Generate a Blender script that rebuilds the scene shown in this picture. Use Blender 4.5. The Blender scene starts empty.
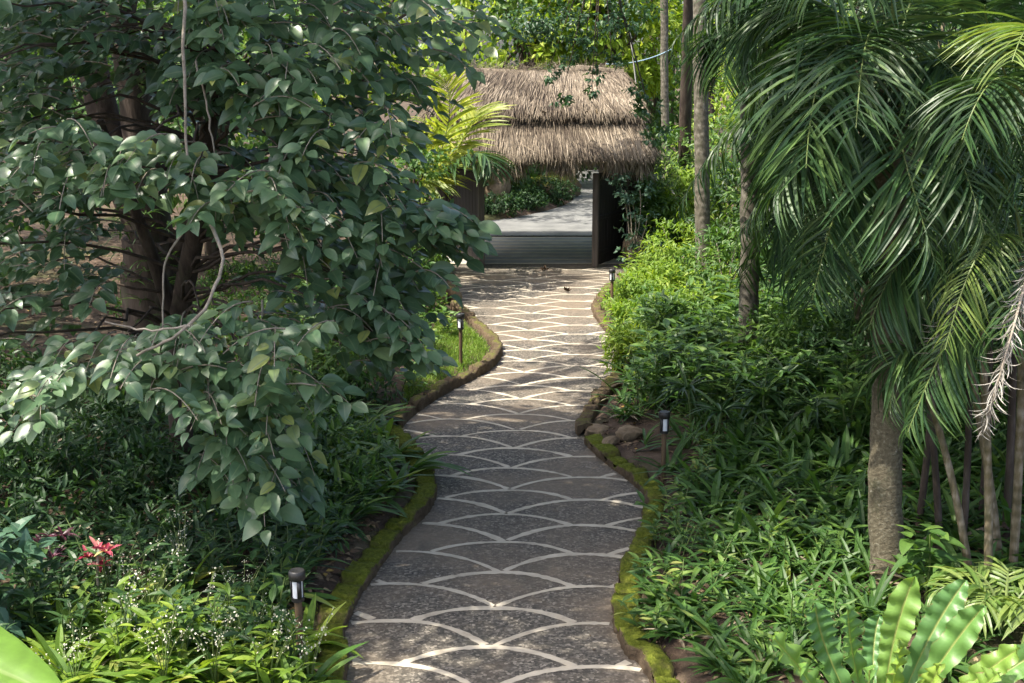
import bpy, math, random
import numpy as np
from mathutils import Vector

rng = np.random.default_rng(7)
random.seed(7)
scn = bpy.context.scene
COL = scn.collection

# ------------------------------------------------------------------ camera
F, CX, CY, HOR, H = 1280.0, 512.0, 341.5, 60.0, 4.8
TP = (CY - HOR) / F
PITCH = math.atan(TP)
CP, SP = math.cos(PITCH), math.sin(PITCH)
cam = bpy.data.cameras.new('camera')
cam_o = bpy.data.objects.new('camera', cam)
COL.objects.link(cam_o)
cam.sensor_width = 36.0
cam.lens = F / 1024 * 36.0
cam.clip_start, cam.clip_end = 0.1, 2000
cam_o.location = (0, 0, H)
cam_o.rotation_euler = (math.pi / 2 - PITCH, 0, 0)
scn.camera = cam_o


def ray(u, v):
    a, b = (u - CX) / F, -(v - CY) / F
    return np.array([a, CP + b * SP, -SP + b * CP])


def gr(u, v, z=0.0):
    """point of the photograph lying on the height z"""
    d = ray(u, v)
    t = (z - H) / d[2]
    return np.array([d[0] * t, d[1] * t, z])


def at(u, v, Y):
    """point of the photograph at the distance Y"""
    d = ray(u, v)
    t = Y / d[1]
    return np.array([d[0] * t, Y, H + d[2] * t])


# ------------------------------------------------------------------ helpers
def tag(o, label=None, cat=None, group=None, kind=None):
    if label: o['label'] = label
    if cat: o['category'] = cat
    if group: o['group'] = group
    if kind: o['kind'] = kind
    return o


def empty(name, loc, label, cat, group=None):
    o = bpy.data.objects.new(name, None)
    COL.objects.link(o)
    o.location = loc
    o.empty_display_size = 0.1
    return tag(o, label, cat, group)


def norm(a):
    a = np.asarray(a, float)
    return a / np.maximum(np.linalg.norm(a, axis=-1, keepdims=True), 1e-9)


class MB:
    """collects shapes and links them as one mesh object"""
    def __init__(s):
        s.V, s.Q, s.T, s.var, s.rib = [], [], [], [], []
        s.qm, s.tm = [], []
        s.n = 0

    def add(s, V, Fc, var=0.5, rib=1.0, mat=0):
        V = np.asarray(V, float).reshape(-1, 3)
        Fc = np.asarray(Fc, int)
        if len(Fc) == 0: return
        if Fc.shape[1] == 4:
            s.Q.append(Fc + s.n); s.qm.append(np.full(len(Fc), mat))
        else:
            s.T.append(Fc + s.n); s.tm.append(np.full(len(Fc), mat))
        s.V.append(V)
        s.var.append(np.broadcast_to(np.asarray(var, float), (len(V),)))
        s.rib.append(np.broadcast_to(np.asarray(rib, float), (len(V),)))
        s.n += len(V)

    def inst(s, tpl, P, Y, Z, S, var=None, mat=0, wscale=None):
        """many copies of a leaf template: position, length direction, upper side, size"""
        TV, TF, TR = tpl
        P, Y, Z = np.asarray(P, float), norm(Y), np.asarray(Z, float)
        N = len(P)
        if N == 0: return
        S = np.broadcast_to(np.asarray(S, float), (N,))
        ws = np.ones(N) if wscale is None else np.broadcast_to(wscale, (N,))
        X = norm(np.cross(Y, Z))
        Z = norm(np.cross(X, Y))
        V = (P[:, None] + S[:, None, None] * (TV[None, :, 0:1] * ws[:, None, None] * X[:, None]
             + TV[None, :, 1:2] * Y[:, None] + TV[None, :, 2:3] * Z[:, None]))
        k = len(TV)
        Fc = (TF[None] + (np.arange(N) * k)[:, None, None]).reshape(-1, TF.shape[1])
        if var is None: var = rng.random(N)
        s.add(V.reshape(-1, 3), Fc, np.repeat(var, k), np.tile(TR, N), mat)

    def tube(s, pts, rad, seg=8, var=0.5, mat=0, bump=0.0):
        pts = np.asarray(pts, float)
        n = len(pts)
        rad = np.broadcast_to(np.asarray(rad, float), (n,))
        tan = norm(np.gradient(pts, axis=0))
        up = np.array([0.13, 0.31, 0.94]) if abs(tan[0][2]) < 0.8 else np.array([0.9, 0.4, 0.1])
        A = norm(np.cross(tan, up)); B = np.cross(tan, A)
        th = np.linspace(0, 2 * np.pi, seg, endpoint=False)
        rr = rad[:, None] * (1 + bump * rng.normal(size=(n, seg)))
        V = pts[:, None] + rr[..., None] * (np.cos(th)[None, :, None] * A[:, None] + np.sin(th)[None, :, None] * B[:, None])
        i, j = np.meshgrid(np.arange(n - 1), np.arange(seg), indexing='ij')
        a = i * seg + j; b = i * seg + (j + 1) % seg
        s.add(V.reshape(-1, 3), np.stack([a, b, b + seg, a + seg], -1).reshape(-1, 4), var, 1.0, mat)
        for e, fl in ((0, True), (n - 1, False)):
            c = np.vstack([V[e], pts[e][None]])
            f = [[(k + 1) % seg, k, seg] if fl else [k, (k + 1) % seg, seg] for k in range(seg)]
            s.add(c, f, var, 1.0, mat)

    def box(s, c, size, rz=0.0, var=0.5, mat=0, bev=0.0, tilt=None):
        x, y, z = np.asarray(size, float) / 2
        b = min(bev, x * .9, y * .9, z * .9)
        if b <= 0:
            V = np.array([[sx * x, sy * y, sz * z] for sz in (-1, 1) for sx, sy in ((-1, -1), (1, -1), (1, 1), (-1, 1))])
            Fq = [[3, 2, 1, 0], [4, 5, 6, 7], [0, 1, 5, 4], [1, 2, 6, 5], [2, 3, 7, 6], [3, 0, 4, 7]]
        else:
            ring = []
            for zz, ins in ((-z, b), (-z + b, 0), (z - b, 0), (z, b)):
                xx, yy = x - ins, y - ins
                ring.append([[-xx + b * (ins == 0), -yy, zz], [xx - b * (ins == 0), -yy, zz], [xx, -yy + b * (ins == 0), zz], [xx, yy - b * (ins == 0), zz],
                             [xx - b * (ins == 0), yy, zz], [-xx + b * (ins == 0), yy, zz], [-xx, yy - b * (ins == 0), zz], [-xx, -yy + b * (ins == 0), zz]])
            V = np.array(ring).reshape(-1, 3)
            Fq = []
            for r in range(3):
                for k in range(8):
                    k2 = (k + 1) % 8
                    Fq.append([r * 8 + k, r * 8 + k2, r * 8 + 8 + k2, r * 8 + 8 + k])
            for r, fl in ((0, 1), (3, 0)):
                o = r * 8
                for q in ([0, 1, 2, 3], [0, 3, 4, 7], [4, 5, 6, 7]):
                    q = [o + t for t in q]
                    Fq.append(q[::-1] if fl else q)
        if tilt is not None:
            V = V @ np.asarray(tilt).T
        ca, sa = math.cos(rz), math.sin(rz)
        R = np.array([[ca, -sa, 0], [sa, ca, 0], [0, 0, 1]])
        s.add(V @ R.T + np.asarray(c, float), Fq, var, 1.0, mat)

    def mesh(s, name, mats, smooth=True, origin=(0, 0, 0)):
        me = bpy.data.meshes.new(name)
        V = np.concatenate(s.V) - np.asarray(origin, float)
        Q = np.concatenate(s.Q) if s.Q else np.zeros((0, 4), int)
        T = np.concatenate(s.T) if s.T else np.zeros((0, 3), int)
        me.vertices.add(len(V)); me.vertices.foreach_set('co', V.astype(np.float32).ravel())
        me.loops.add(Q.size + T.size)
        me.loops.foreach_set('vertex_index', np.concatenate([Q.ravel(), T.ravel()]).astype(np.int32))
        me.polygons.add(len(Q) + len(T))
        st = np.concatenate([np.arange(len(Q)) * 4, Q.size + np.arange(len(T)) * 3]).astype(np.int32)
        me.polygons.foreach_set('loop_start', st)
        mi = np.concatenate(s.qm + s.tm) if (s.qm or s.tm) else []
        me.polygons.foreach_set('material_index', np.asarray(mi, np.int32))
        me.polygons.foreach_set('use_smooth', np.full(len(st), bool(smooth)))
        for nm, arr in (('var', s.var), ('rib', s.rib)):
            a = me.attributes.new(nm, 'FLOAT', 'POINT')
            a.data.foreach_set('value', np.concatenate(arr).astype(np.float32))
        if not isinstance(mats, (list, tuple)): mats = [mats]
        for m in mats: me.materials.append(m)
        me.update(calc_edges=True)
        return me

    def build(s, name, mats, parent=None, smooth=True, origin=None):
        """as a part: coordinates are given relative to the parent; as a thing: origin is its base"""
        o = bpy.data.objects.new(name, s.mesh(name, mats, smooth, (0, 0, 0) if origin is None else origin))
        COL.objects.link(o)
        if parent is not None: o.parent = parent
        if origin is not None: o.location = origin
        return o


def worldpart(mb, name, mats, parent, smooth=True):
    """a part whose shapes were given in world coordinates"""
    o = bpy.data.objects.new(name, mb.mesh(name, mats, smooth, tuple(parent.location)))
    COL.objects.link(o); o.parent = parent
    return o


def copy_tree(o, parent=None):
    c = o.copy(); COL.objects.link(c)
    if parent is not None: c.parent = parent
    for ch in list(o.children): copy_tree(ch, c)
    return c


def bez(p0, p1, p2, n):
    """curve through p0, p1 (half way), p2"""
    p0, p1, p2 = map(lambda a: np.asarray(a, float), (p0, p1, p2))
    c = 2 * p1 - (p0 + p2) / 2
    t = np.linspace(0, 1, n)[:, None]
    return (1 - t) ** 2 * p0 + 2 * t * (1 - t) * c + t ** 2 * p2


def catmull(pts, per=6):
    p = np.asarray(pts, float)
    p = np.vstack([2 * p[0] - p[1], p, 2 * p[-1] - p[-2]])
    out = []
    for i in range(1, len(p) - 2):
        for t in np.linspace(0, 1, per, endpoint=False):
            a, b, c, d = p[i - 1], p[i], p[i + 1], p[i + 2]
            out.append(0.5 * ((2 * b) + (c - a) * t + (2 * a - 5 * b + 4 * c - d) * t ** 2 + (3 * b - a - 3 * c + d) * t ** 3))
    out.append(p[-2])
    return np.array(out)


def resample(pts, step):
    d = np.r_[0, np.cumsum(np.linalg.norm(np.diff(pts, axis=0), axis=1))]
    n = max(2, int(d[-1] / step) + 1)
    t = np.linspace(0, d[-1], n)
    return np.stack([np.interp(t, d, pts[:, k]) for k in range(pts.shape[1])], 1)


def inside(px, py, poly):
    x, y = np.asarray(px), np.asarray(py)
    r = np.zeros(x.shape, bool)
    n = len(poly)
    j = n - 1
    for i in range(n):
        xi, yi, xj, yj = poly[i][0], poly[i][1], poly[j][0], poly[j][1]
        if yi != yj:
            r ^= ((yi > y) != (yj > y)) & (x < (xj - xi) * (y - yi) / (yj - yi) + xi)
        j = i
    return r


def dist_poly(px, py, line):
    """distance to an open polyline"""
    P = np.stack([px, py], -1)
    best = np.full(px.shape, 1e9)
    for a, b in zip(line[:-1], line[1:]):
        a, b = a[:2], b[:2]
        ab = b - a
        t = np.clip(((P - a) @ ab) / max(ab @ ab, 1e-9), 0, 1)
        best = np.minimum(best, np.linalg.norm(P - a - t[..., None] * ab, axis=-1))
    return best


def vnoise(x, y, f, seed=0):
    """smooth value noise"""
    r = np.random.default_rng(seed).random((64, 64))
    X, Y = np.asarray(x) * f, np.asarray(y) * f
    i, j = np.floor(X).astype(int), np.floor(Y).astype(int)
    u, v = X - i, Y - j
    u, v = u * u * (3 - 2 * u), v * v * (3 - 2 * v)
    g = lambda a, b: r[a % 64, b % 64]
    return (g(i, j) * (1 - u) + g(i + 1, j) * u) * (1 - v) + (g(i, j + 1) * (1 - u) + g(i + 1, j + 1) * u) * v


def rsphere(n):
    return norm(rng.normal(size=(n, 3)))


# ------------------------------------------------------------------ materials
def nodes(name):
    m = bpy.data.materials.new(name); m.use_nodes = True
    t = m.node_tree; t.nodes.clear()
    out = t.nodes.new('ShaderNodeOutputMaterial')
    return m, t, out


def L(t, a, b): t.links.new(a, b)


def noise(t, scale, detail=4, rough=0.6, vec=None, dim='3D'):
    n = t.nodes.new('ShaderNodeTexNoise'); n.inputs['Scale'].default_value = scale
    n.inputs['Detail'].default_value = detail; n.inputs['Roughness'].default_value = rough
    if vec is not None: L(t, vec, n.inputs['Vector'])
    return n.outputs[0]


def ramp(t, fac, stops):
    r = t.nodes.new('ShaderNodeValToRGB')
    e = r.color_ramp.elements
    while len(e) < len(stops): e.new(0.5)
    for el, (p, c) in zip(e, stops):
        el.position = p; el.color = (*c, 1) if len(c) == 3 else c
    L(t, fac, r.inputs[0])
    return r.outputs[0]


def mix(t, fac, a, b, mode='MIX'):
    n = t.nodes.new('ShaderNodeMix'); n.data_type = 'RGBA'; n.blend_type = mode
    for sock, val in ((n.inputs[0], fac), (n.inputs[6], a), (n.inputs[7], b)):
        if hasattr(val, 'is_linked'): L(t, val, sock)
        elif isinstance(val, (tuple, list)): sock.default_value = (*val, 1) if len(val) == 3 else val
        else: sock.default_value = val
    return n.outputs[2]


def attr(t, name):
    n = t.nodes.new('ShaderNodeAttribute'); n.attribute_name = name
    return n.outputs['Fac']


def pos(t, sc=(1, 1, 1)):
    g = t.nodes.new('ShaderNodeNewGeometry')
    m = t.nodes.new('ShaderNodeVectorMath'); m.operation = 'MULTIPLY'
    m.inputs[1].default_value = sc
    L(t, g.outputs['Position'], m.inputs[0])
    return m.outputs[0]


def objpos(t, sc=(1, 1, 1)):
    g = t.nodes.new('ShaderNodeTexCoord')
    m = t.nodes.new('ShaderNodeVectorMath'); m.operation = 'MULTIPLY'
    m.inputs[1].default_value = sc
    L(t, g.outputs['Object'], m.inputs[0])
    return m.outputs[0]


def bump(t, h, strength, dist=0.02):
    b = t.nodes.new('ShaderNodeBump'); b.inputs['Strength'].default_value = strength
    b.inputs['Distance'].default_value = dist
    L(t, h, b.inputs['Height'])
    return b.outputs[0]


def principled(t, out, col, rough=0.8, spec=0.5, nrm=None, metal=0.0):
    b = t.nodes.new('ShaderNodeBsdfPrincipled')
    if hasattr(col, 'is_linked'): L(t, col, b.inputs['Base Color'])
    else: b.inputs['Base Color'].default_value = (*col, 1)
    if hasattr(rough, 'is_linked'): L(t, rough, b.inputs['Roughness'])
    else: b.inputs['Roughness'].default_value = rough
    b.inputs['Specular IOR Level'].default_value = spec
    b.inputs['Metallic'].default_value = metal
    if nrm is not None: L(t, nrm, b.inputs['Normal'])
    if out is not None: L(t, b.outputs[0], out.inputs[0])
    return b


def edge_fac(t, v):
    m = t.nodes.new('ShaderNodeMapRange'); m.inputs[1].default_value = 1.42; m.inputs[2].default_value = 1.56
    L(t, v, m.inputs[0])
    return m.outputs[0]


def leafmat(name, stops, ribcol=None, rough=0.42, spec=0.5, trans=0.25, tcol=None, ribw=0.3, blotch=0.0, edge=0.0):
    m, t, out = nodes(name)
    v = attr(t, 'var')
    c = ramp(t, v, stops)
    n = noise(t, 9.0, 3, vec=pos(t))
    c = mix(t, 0.45, c, ramp(t, n, [(0.3, (0.35, 0.35, 0.35)), (0.7, (0.75, 0.75, 0.7))]), 'OVERLAY')
    if ribcol:
        r = ramp(t, attr(t, 'rib'), [(0.0, (1, 1, 1)), (ribw, (0, 0, 0))])
        c = mix(t, r, c, ribcol)
    if edge:
        en = noise(t, 22.0, 4, 0.7, pos(t))
        a_ = t.nodes.new('ShaderNodeMath'); a_.operation = 'MULTIPLY_ADD'; a_.inputs[1].default_value = .9
        L(t, en, a_.inputs[0]); L(t, attr(t, 'rib'), a_.inputs[2])
        c = mix(t, edge_fac(t, a_.outputs[0]), c, (0.16, 0.11, 0.04))
    b = principled(t, None, c, rough, spec)
    tr = t.nodes.new('ShaderNodeBsdfTranslucent')
    tc = mix(t, 1.0, c, tcol or (1.0, 1.0, 0.45), 'MULTIPLY')
    tc2 = mix(t, 1.0, tc, (1.7, 1.7, 1.7), 'MULTIPLY')
    L(t, tc2, tr.inputs[0])
    ms = t.nodes.new('ShaderNodeMixShader'); ms.inputs[0].default_value = trans
    L(t, b.outputs[0], ms.inputs[1]); L(t, tr.outputs[0], ms.inputs[2])
    L(t, ms.outputs[0], out.inputs[0])
    return m


def barkmat(name, stops, scale=(6, 6, 1.5), rough=0.9, st=0.8, rings=None):
    m, t, out = nodes(name)
    p = objpos(t, scale)
    n = noise(t, 1.6, 6, 0.65, p)
    c = ramp(t, n, stops)
    lich = noise(t, 2.3, 5, 0.7, objpos(t, (1.6, 1.6, 1.0)))
    c = mix(t, ramp(t, lich, [(0.55, (0, 0, 0)), (0.72, (0.6, 0.6, 0.6))]), c, (0.055, 0.07, 0.03))
    h = n
    if rings:
        w = t.nodes.new('ShaderNodeTexWave'); w.wave_type = 'BANDS'; w.bands_direction = 'Z'
        w.inputs['Scale'].default_value = rings; w.inputs['Distortion'].default_value = 3.5
        w.inputs['Detail'].default_value = 2.0
        L(t, objpos(t), w.inputs['Vector'])
        c = mix(t, 0.12, c, ramp(t, w.outputs['Fac'], [(0.0, (0.15, 0.15, 0.15)), (0.35, (0.5, 0.5, 0.5))]), 'OVERLAY')
        a = t.nodes.new('ShaderNodeMath'); a.operation = 'ADD'
        L(t, n, a.inputs[0]); L(t, w.outputs['Fac'], a.inputs[1]); h = a.outputs[0]
    principled(t, out, c, rough, 0.3, bump(t, h, st, 0.03))
    return m


M = {}
# leaves
M['broad'] = leafmat('broad_leaf', [(0, (0.040, 0.086, 0.042)), (0.55, (0.088, 0.158, 0.082)), (0.9, (0.135, 0.210, 0.105)), (1, (0.22, 0.26, 0.08))],
                     (0.13, 0.19, 0.10), 0.36, 0.6, 0.3, ribw=0.14)
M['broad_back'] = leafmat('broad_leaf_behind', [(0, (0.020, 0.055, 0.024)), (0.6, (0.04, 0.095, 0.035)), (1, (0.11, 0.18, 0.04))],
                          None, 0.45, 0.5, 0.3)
M['bright'] = leafmat('sunlit_yellow_green_leaf', [(0, (0.075, 0.15, 0.02)), (0.5, (0.15, 0.24, 0.03)), (1, (0.27, 0.34, 0.05))], None, 0.5, 0.35, 0.4)  # yellower leaf tone standing in for sunlight on the plants
M['lime'] = leafmat('sunlit_lime_leaf', [(0, (0.10, 0.18, 0.02)), (0.5, (0.22, 0.31, 0.035)), (1, (0.40, 0.45, 0.08))], None, 0.55, 0.3, 0.42)  # brighter still, sunshine on the far crowns put into the colour
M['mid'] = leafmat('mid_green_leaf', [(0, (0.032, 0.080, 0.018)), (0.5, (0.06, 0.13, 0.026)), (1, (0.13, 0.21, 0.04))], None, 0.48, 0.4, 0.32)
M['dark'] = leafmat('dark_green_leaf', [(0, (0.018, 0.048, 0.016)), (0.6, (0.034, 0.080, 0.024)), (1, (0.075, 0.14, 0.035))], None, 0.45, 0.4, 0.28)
M['strap'] = leafmat('strap_leaf', [(0, (0.034, 0.085, 0.018)), (0.5, (0.065, 0.14, 0.028)), (0.85, (0.12, 0.20, 0.04)), (1, (0.24, 0.26, 0.07))], None, 0.45, 0.4, 0.3)
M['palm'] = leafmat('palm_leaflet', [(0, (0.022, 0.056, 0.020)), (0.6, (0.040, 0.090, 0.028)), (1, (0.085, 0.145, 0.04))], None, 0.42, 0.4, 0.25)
M['palm_lit'] = leafmat('sunlit_pale_palm_leaflet', [(0, (0.08, 0.15, 0.03)), (1, (0.20, 0.26, 0.07))], None, 0.4, 0.5, 0.35)  # sunlight put into the frond colour; the seedling is pale by itself
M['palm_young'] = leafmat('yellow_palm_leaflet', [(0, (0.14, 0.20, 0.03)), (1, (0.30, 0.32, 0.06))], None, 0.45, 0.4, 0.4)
M['dead'] = leafmat('dry_leaf', [(0, (0.15, 0.12, 0.08)), (0.5, (0.26, 0.22, 0.16)), (1, (0.40, 0.35, 0.27))], None, 0.8, 0.2, 0.1, (1, 0.9, 0.7))
M['dead_grey'] = leafmat('grey_dry_frond', [(0, (0.12, 0.11, 0.09)), (0.5, (0.27, 0.255, 0.225)), (1, (0.46, 0.44, 0.40))], None, 0.8, 0.2, 0.1, (1, 0.95, 0.85))
M['litter'] = leafmat('litter_leaf', [(0, (0.055, 0.035, 0.022)), (0.6, (0.12, 0.08, 0.05)), (0.9, (0.24, 0.18, 0.11)), (1, (0.30, 0.20, 0.06))], None, 0.8, 0.2, 0.0)
M['nest'] = leafmat('nest_fern_frond', [(0, (0.075, 0.175, 0.06)), (0.6, (0.125, 0.24, 0.05)), (1, (0.20, 0.30, 0.05))], (0.30, 0.34, 0.10), 0.42, 0.45, 0.3, edge=1.0, ribw=0.10)
M['banana'] = leafmat('banana_leaf', [(0, (0.09, 0.19, 0.03)), (1, (0.13, 0.24, 0.04))], (0.24, 0.32, 0.12), 0.4, 0.5, 0.3, ribw=0.08)
M['red'] = leafmat('crimson_leaf', [(0, (0.10, 0.010, 0.022)), (0.45, (0.30, 0.02, 0.05)), (0.8, (0.50, 0.16, 0.20)), (1, (0.45, 0.36, 0.14))], None, 0.4, 0.5, 0.25, (1, 0.6, 0.6))
M['maroon'] = leafmat('maroon_leaf', [(0, (0.04, 0.008, 0.018)), (0.7, (0.08, 0.018, 0.035)), (1, (0.35, 0.2, 0.25))], None, 0.4, 0.5, 0.15, (1, 0.6, 0.6))
M['petal'] = leafmat('white_petal', [(0, (0.55, 0.52, 0.40)), (1, (0.72, 0.70, 0.60))], None, 0.6, 0.3, 0.3, (1, 1, 0.9))
M['grass'] = leafmat('lawn_grass', [(0, (0.09, 0.17, 0.02)), (0.6, (0.15, 0.25, 0.035)), (1, (0.24, 0.31, 0.07))], None, 0.55, 0.3, 0.3)
M['blue'] = leafmat('blue_green_leaf', [(0, (0.035, 0.085, 0.055)), (1, (0.07, 0.14, 0.08))], (0.1, 0.16, 0.1), 0.4, 0.5, 0.2, ribw=0.15)
M['straw'] = leafmat('thatch_straw', [(0, (0.060, 0.047, 0.037)), (0.35, (0.145, 0.118, 0.088)), (0.65, (0.24, 0.20, 0.152)), (0.92, (0.38, 0.325, 0.255)), (1, (0.06, 0.045, 0.033))], None, 0.9, 0.15, 0.0)
# bark
M['bark'] = barkmat('mossy_bark', [(0.3, (0.025, 0.018, 0.014)), (0.55, (0.065, 0.048, 0.036)), (0.8, (0.13, 0.105, 0.085))])
M['twig'] = barkmat('pale_twig_bark', [(0.3, (0.20, 0.165, 0.12)), (0.7, (0.36, 0.32, 0.26))], (12, 12, 12))
M['palm_trunk'] = barkmat('palm_trunk_bark', [(0.3, (0.050, 0.042, 0.026)), (0.5, (0.098, 0.084, 0.054)), (0.62, (0.14, 0.125, 0.085)), (0.76, (0.34, 0.32, 0.27))], (16, 16, 20), 0.9, 0.6)
M['ring_trunk'] = barkmat('ringed_palm_bark', [(0.3, (0.050, 0.044, 0.032)), (0.5, (0.105, 0.094, 0.070)), (0.75, (0.24, 0.22, 0.18))], (9, 9, 6), 0.9, 0.14, 2.0)
M['cane'] = barkmat('palm_cane', [(0.3, (0.06, 0.055, 0.03)), (0.5, (0.15, 0.12, 0.07)), (0.75, (0.32, 0.28, 0.22))], (10, 10, 3), 0.7, 0.4, 2.6)
M['stalk'] = leafmat('green_stalk', [(0, (0.05, 0.09, 0.02)), (1, (0.13, 0.17, 0.05))], None, 0.5, 0.4, 0.0)


def m_path():
    m, t, out = nodes('pebble_wash_paving')
    p = pos(t)
    vo = t.nodes.new('ShaderNodeTexVoronoi'); vo.inputs['Scale'].default_value = 42; L(t, p, vo.inputs['Vector'])
    sep = t.nodes.new('ShaderNodeSeparateColor'); L(t, vo.outputs['Color'], sep.inputs[0])
    peb = ramp(t, sep.outputs[0], [(0.0, (0.042, 0.039, 0.033)), (0.5, (0.084, 0.076, 0.062)), (0.82, (0.142, 0.127, 0.104)), (1.0, (0.25, 0.225, 0.185))])
    big = noise(t, 0.55, 5, 0.6, p)
    c = mix(t, ramp(t, big, [(0.43, (0, 0, 0)), (0.63, (0.75, 0.75, 0.75))]), peb, (0.175, 0.138, 0.098))
    fine = noise(t, 7, 4, 0.7, p)
    c = mix(t, 0.35, c, ramp(t, fine, [(0.3, (0.3, 0.3, 0.3)), (0.7, (0.72, 0.70, 0.66))]), 'OVERLAY')
    stn = noise(t, 1.7, 3, 0.5, pos(t, (1, 0.4, 1)))
    c = mix(t, ramp(t, stn, [(0.60, (0, 0, 0)), (0.72, (0.5, 0.5, 0.5))]), c, (0.05, 0.052, 0.04))
    principled(t, out, c, 0.8, 0.3, bump(t, vo.outputs['Distance'], 0.5, 0.006))
    return m


def m_line():
    m, t, out = nodes('cream_inlay')
    p = pos(t)
    n = noise(t, 3.0, 5, 0.7, p)
    c = ramp(t, n, [(0.25, (0.24, 0.21, 0.16)), (0.42, (0.40, 0.355, 0.275)), (0.7, (0.54, 0.485, 0.38))])
    principled(t, out, c, 0.85, 0.2, bump(t, noise(t, 60, 2, 0.6, p), 0.3, 0.004))
    return m


def m_soil():
    m, t, out = nodes('forest_soil')
    p = pos(t)
    n = noise(t, 2.2, 6, 0.7, p)
    c = ramp(t, n, [(0.3, (0.030, 0.021, 0.015)), (0.5, (0.075, 0.052, 0.036)), (0.72, (0.145, 0.105, 0.075))])
    mo = noise(t, 0.8, 4, 0.6, p)
    c = mix(t, ramp(t, mo, [(0.5, (0, 0, 0)), (0.66, (0.7, 0.7, 0.7))]), c, (0.045, 0.060, 0.018))
    principled(t, out, c, 0.95, 0.2, bump(t, noise(t, 14, 5, 0.7, p), 0.9, 0.04))
    return m


def m_moss(name='mossy_stone', lo=1.15, hi=1.65):
    m, t, out = nodes(name)
    p = pos(t)
    g = t.nodes.new('ShaderNodeNewGeometry')
    sx = t.nodes.new('ShaderNodeSeparateXYZ'); L(t, g.outputs['Normal'], sx.inputs[0])
    n = noise(t, 5.0, 6, 0.7, p)
    n2 = noise(t, 26.0, 4, 0.7, p)
    moss = ramp(t, n2, [(0.3, (0.050, 0.066, 0.006)), (0.55, (0.105, 0.125, 0.014)), (0.75, (0.18, 0.195, 0.03))])
    stone = ramp(t, n, [(0.3, (0.05, 0.036, 0.022)), (0.6, (0.13, 0.095, 0.06)), (0.8, (0.20, 0.16, 0.11))])
    a = t.nodes.new('ShaderNodeMath'); a.operation = 'MULTIPLY_ADD'
    L(t, n, a.inputs[0]); a.inputs[1].default_value = 1.5
    L(t, sx.outputs[2], a.inputs[2])
    mr = t.nodes.new('ShaderNodeMapRange'); mr.inputs[1].default_value = lo; mr.inputs[2].default_value = hi
    L(t, a.outputs[0], mr.inputs[0])
    c = mix(t, mr.outputs[0], stone, moss)
    principled(t, out, c, 0.95, 0.15, bump(t, n2, 0.9, 0.03))
    return m


def m_rock():
    m, t, out = nodes('brown_rock')
    p = pos(t)
    n = noise(t, 3.0, 7, 0.7, p)
    c = ramp(t, n, [(0.3, (0.09, 0.065, 0.04)), (0.55, (0.24, 0.18, 0.115)), (0.75, (0.34, 0.27, 0.185))])
    mo = noise(t, 2.2, 4, 0.6, p)
    c = mix(t, ramp(t, mo, [(0.55, (0, 0, 0)), (0.66, (0.8, 0.8, 0.8))]), c, (0.09, 0.105, 0.02))
    principled(t, out, c, 0.9, 0.25, bump(t, n, 1.0, 0.06))
    return m


def m_road(name='grey_road_concrete', k=1.0):
    m, t, out = nodes(name)
    p = pos(t)
    n = noise(t, 1.2, 6, 0.65, p)
    c = ramp(t, n, [(0.3, (0.10 * k, 0.103 * k, 0.10 * k)), (0.7, (0.19 * k, 0.192 * k, 0.182 * k))])
    principled(t, out, c, 0.8, 0.35, bump(t, noise(t, 30, 3, 0.6, p), 0.3, 0.01))
    return m


def m_wood(name, a, b, scale=(10, 10, 0.8)):
    m, t, out = nodes(name)
    n = noise(t, 2.0, 5, 0.6, objpos(t, scale))
    c = ramp(t, n, [(0.3, a), (0.7, b)])
    principled(t, out, c, 0.7, 0.35, bump(t, n, 0.5, 0.01))
    return m


def m_plain(name, col, rough=0.5, spec=0.5, var=0.15):
    m, t, out = nodes(name)
    n = noise(t, 20, 4, 0.6, objpos(t))
    c = ramp(t, n, [(0.3, tuple(x * (1 - var) for x in col)), (0.7, tuple(min(1, x * (1 + var)) for x in col))])
    principled(t, out, c, rough, spec)
    return m


M['path'], M['line'], M['soil'], M['moss'], M['rock'], M['road'] = m_path(), m_line(), m_soil(), m_moss(), m_rock(), m_road()
M['dry_moss'] = m_moss('tan_stone_with_moss', 1.62, 2.0)
M['road_light'] = m_road('grey_threshold_concrete', 1.75)
M['wood'] = m_wood('dark_gate_timber', (0.012, 0.009, 0.007), (0.032, 0.025, 0.020))
M['wood_edge'] = m_wood('pale_timber_edge', (0.05, 0.04, 0.033), (0.11, 0.092, 0.08))  # paler timber on the free edge of each door
M['brown_wood'] = m_wood('brown_post_wood', (0.07, 0.045, 0.024), (0.15, 0.10, 0.055), (18, 18, 2))
M['black'] = m_plain('black_lamp_metal', (0.018, 0.017, 0.016), 0.45)
M['opal'] = m_plain('white_lamp_tube', (0.72, 0.74, 0.76), 0.35, 0.5, 0.05)
M['pale'] = m_plain('pale_paint', (0.36, 0.35, 0.31), 0.7)
M['bluepipe'] = m_plain('blue_pipe', (0.22, 0.33, 0.40), 0.6)


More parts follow.
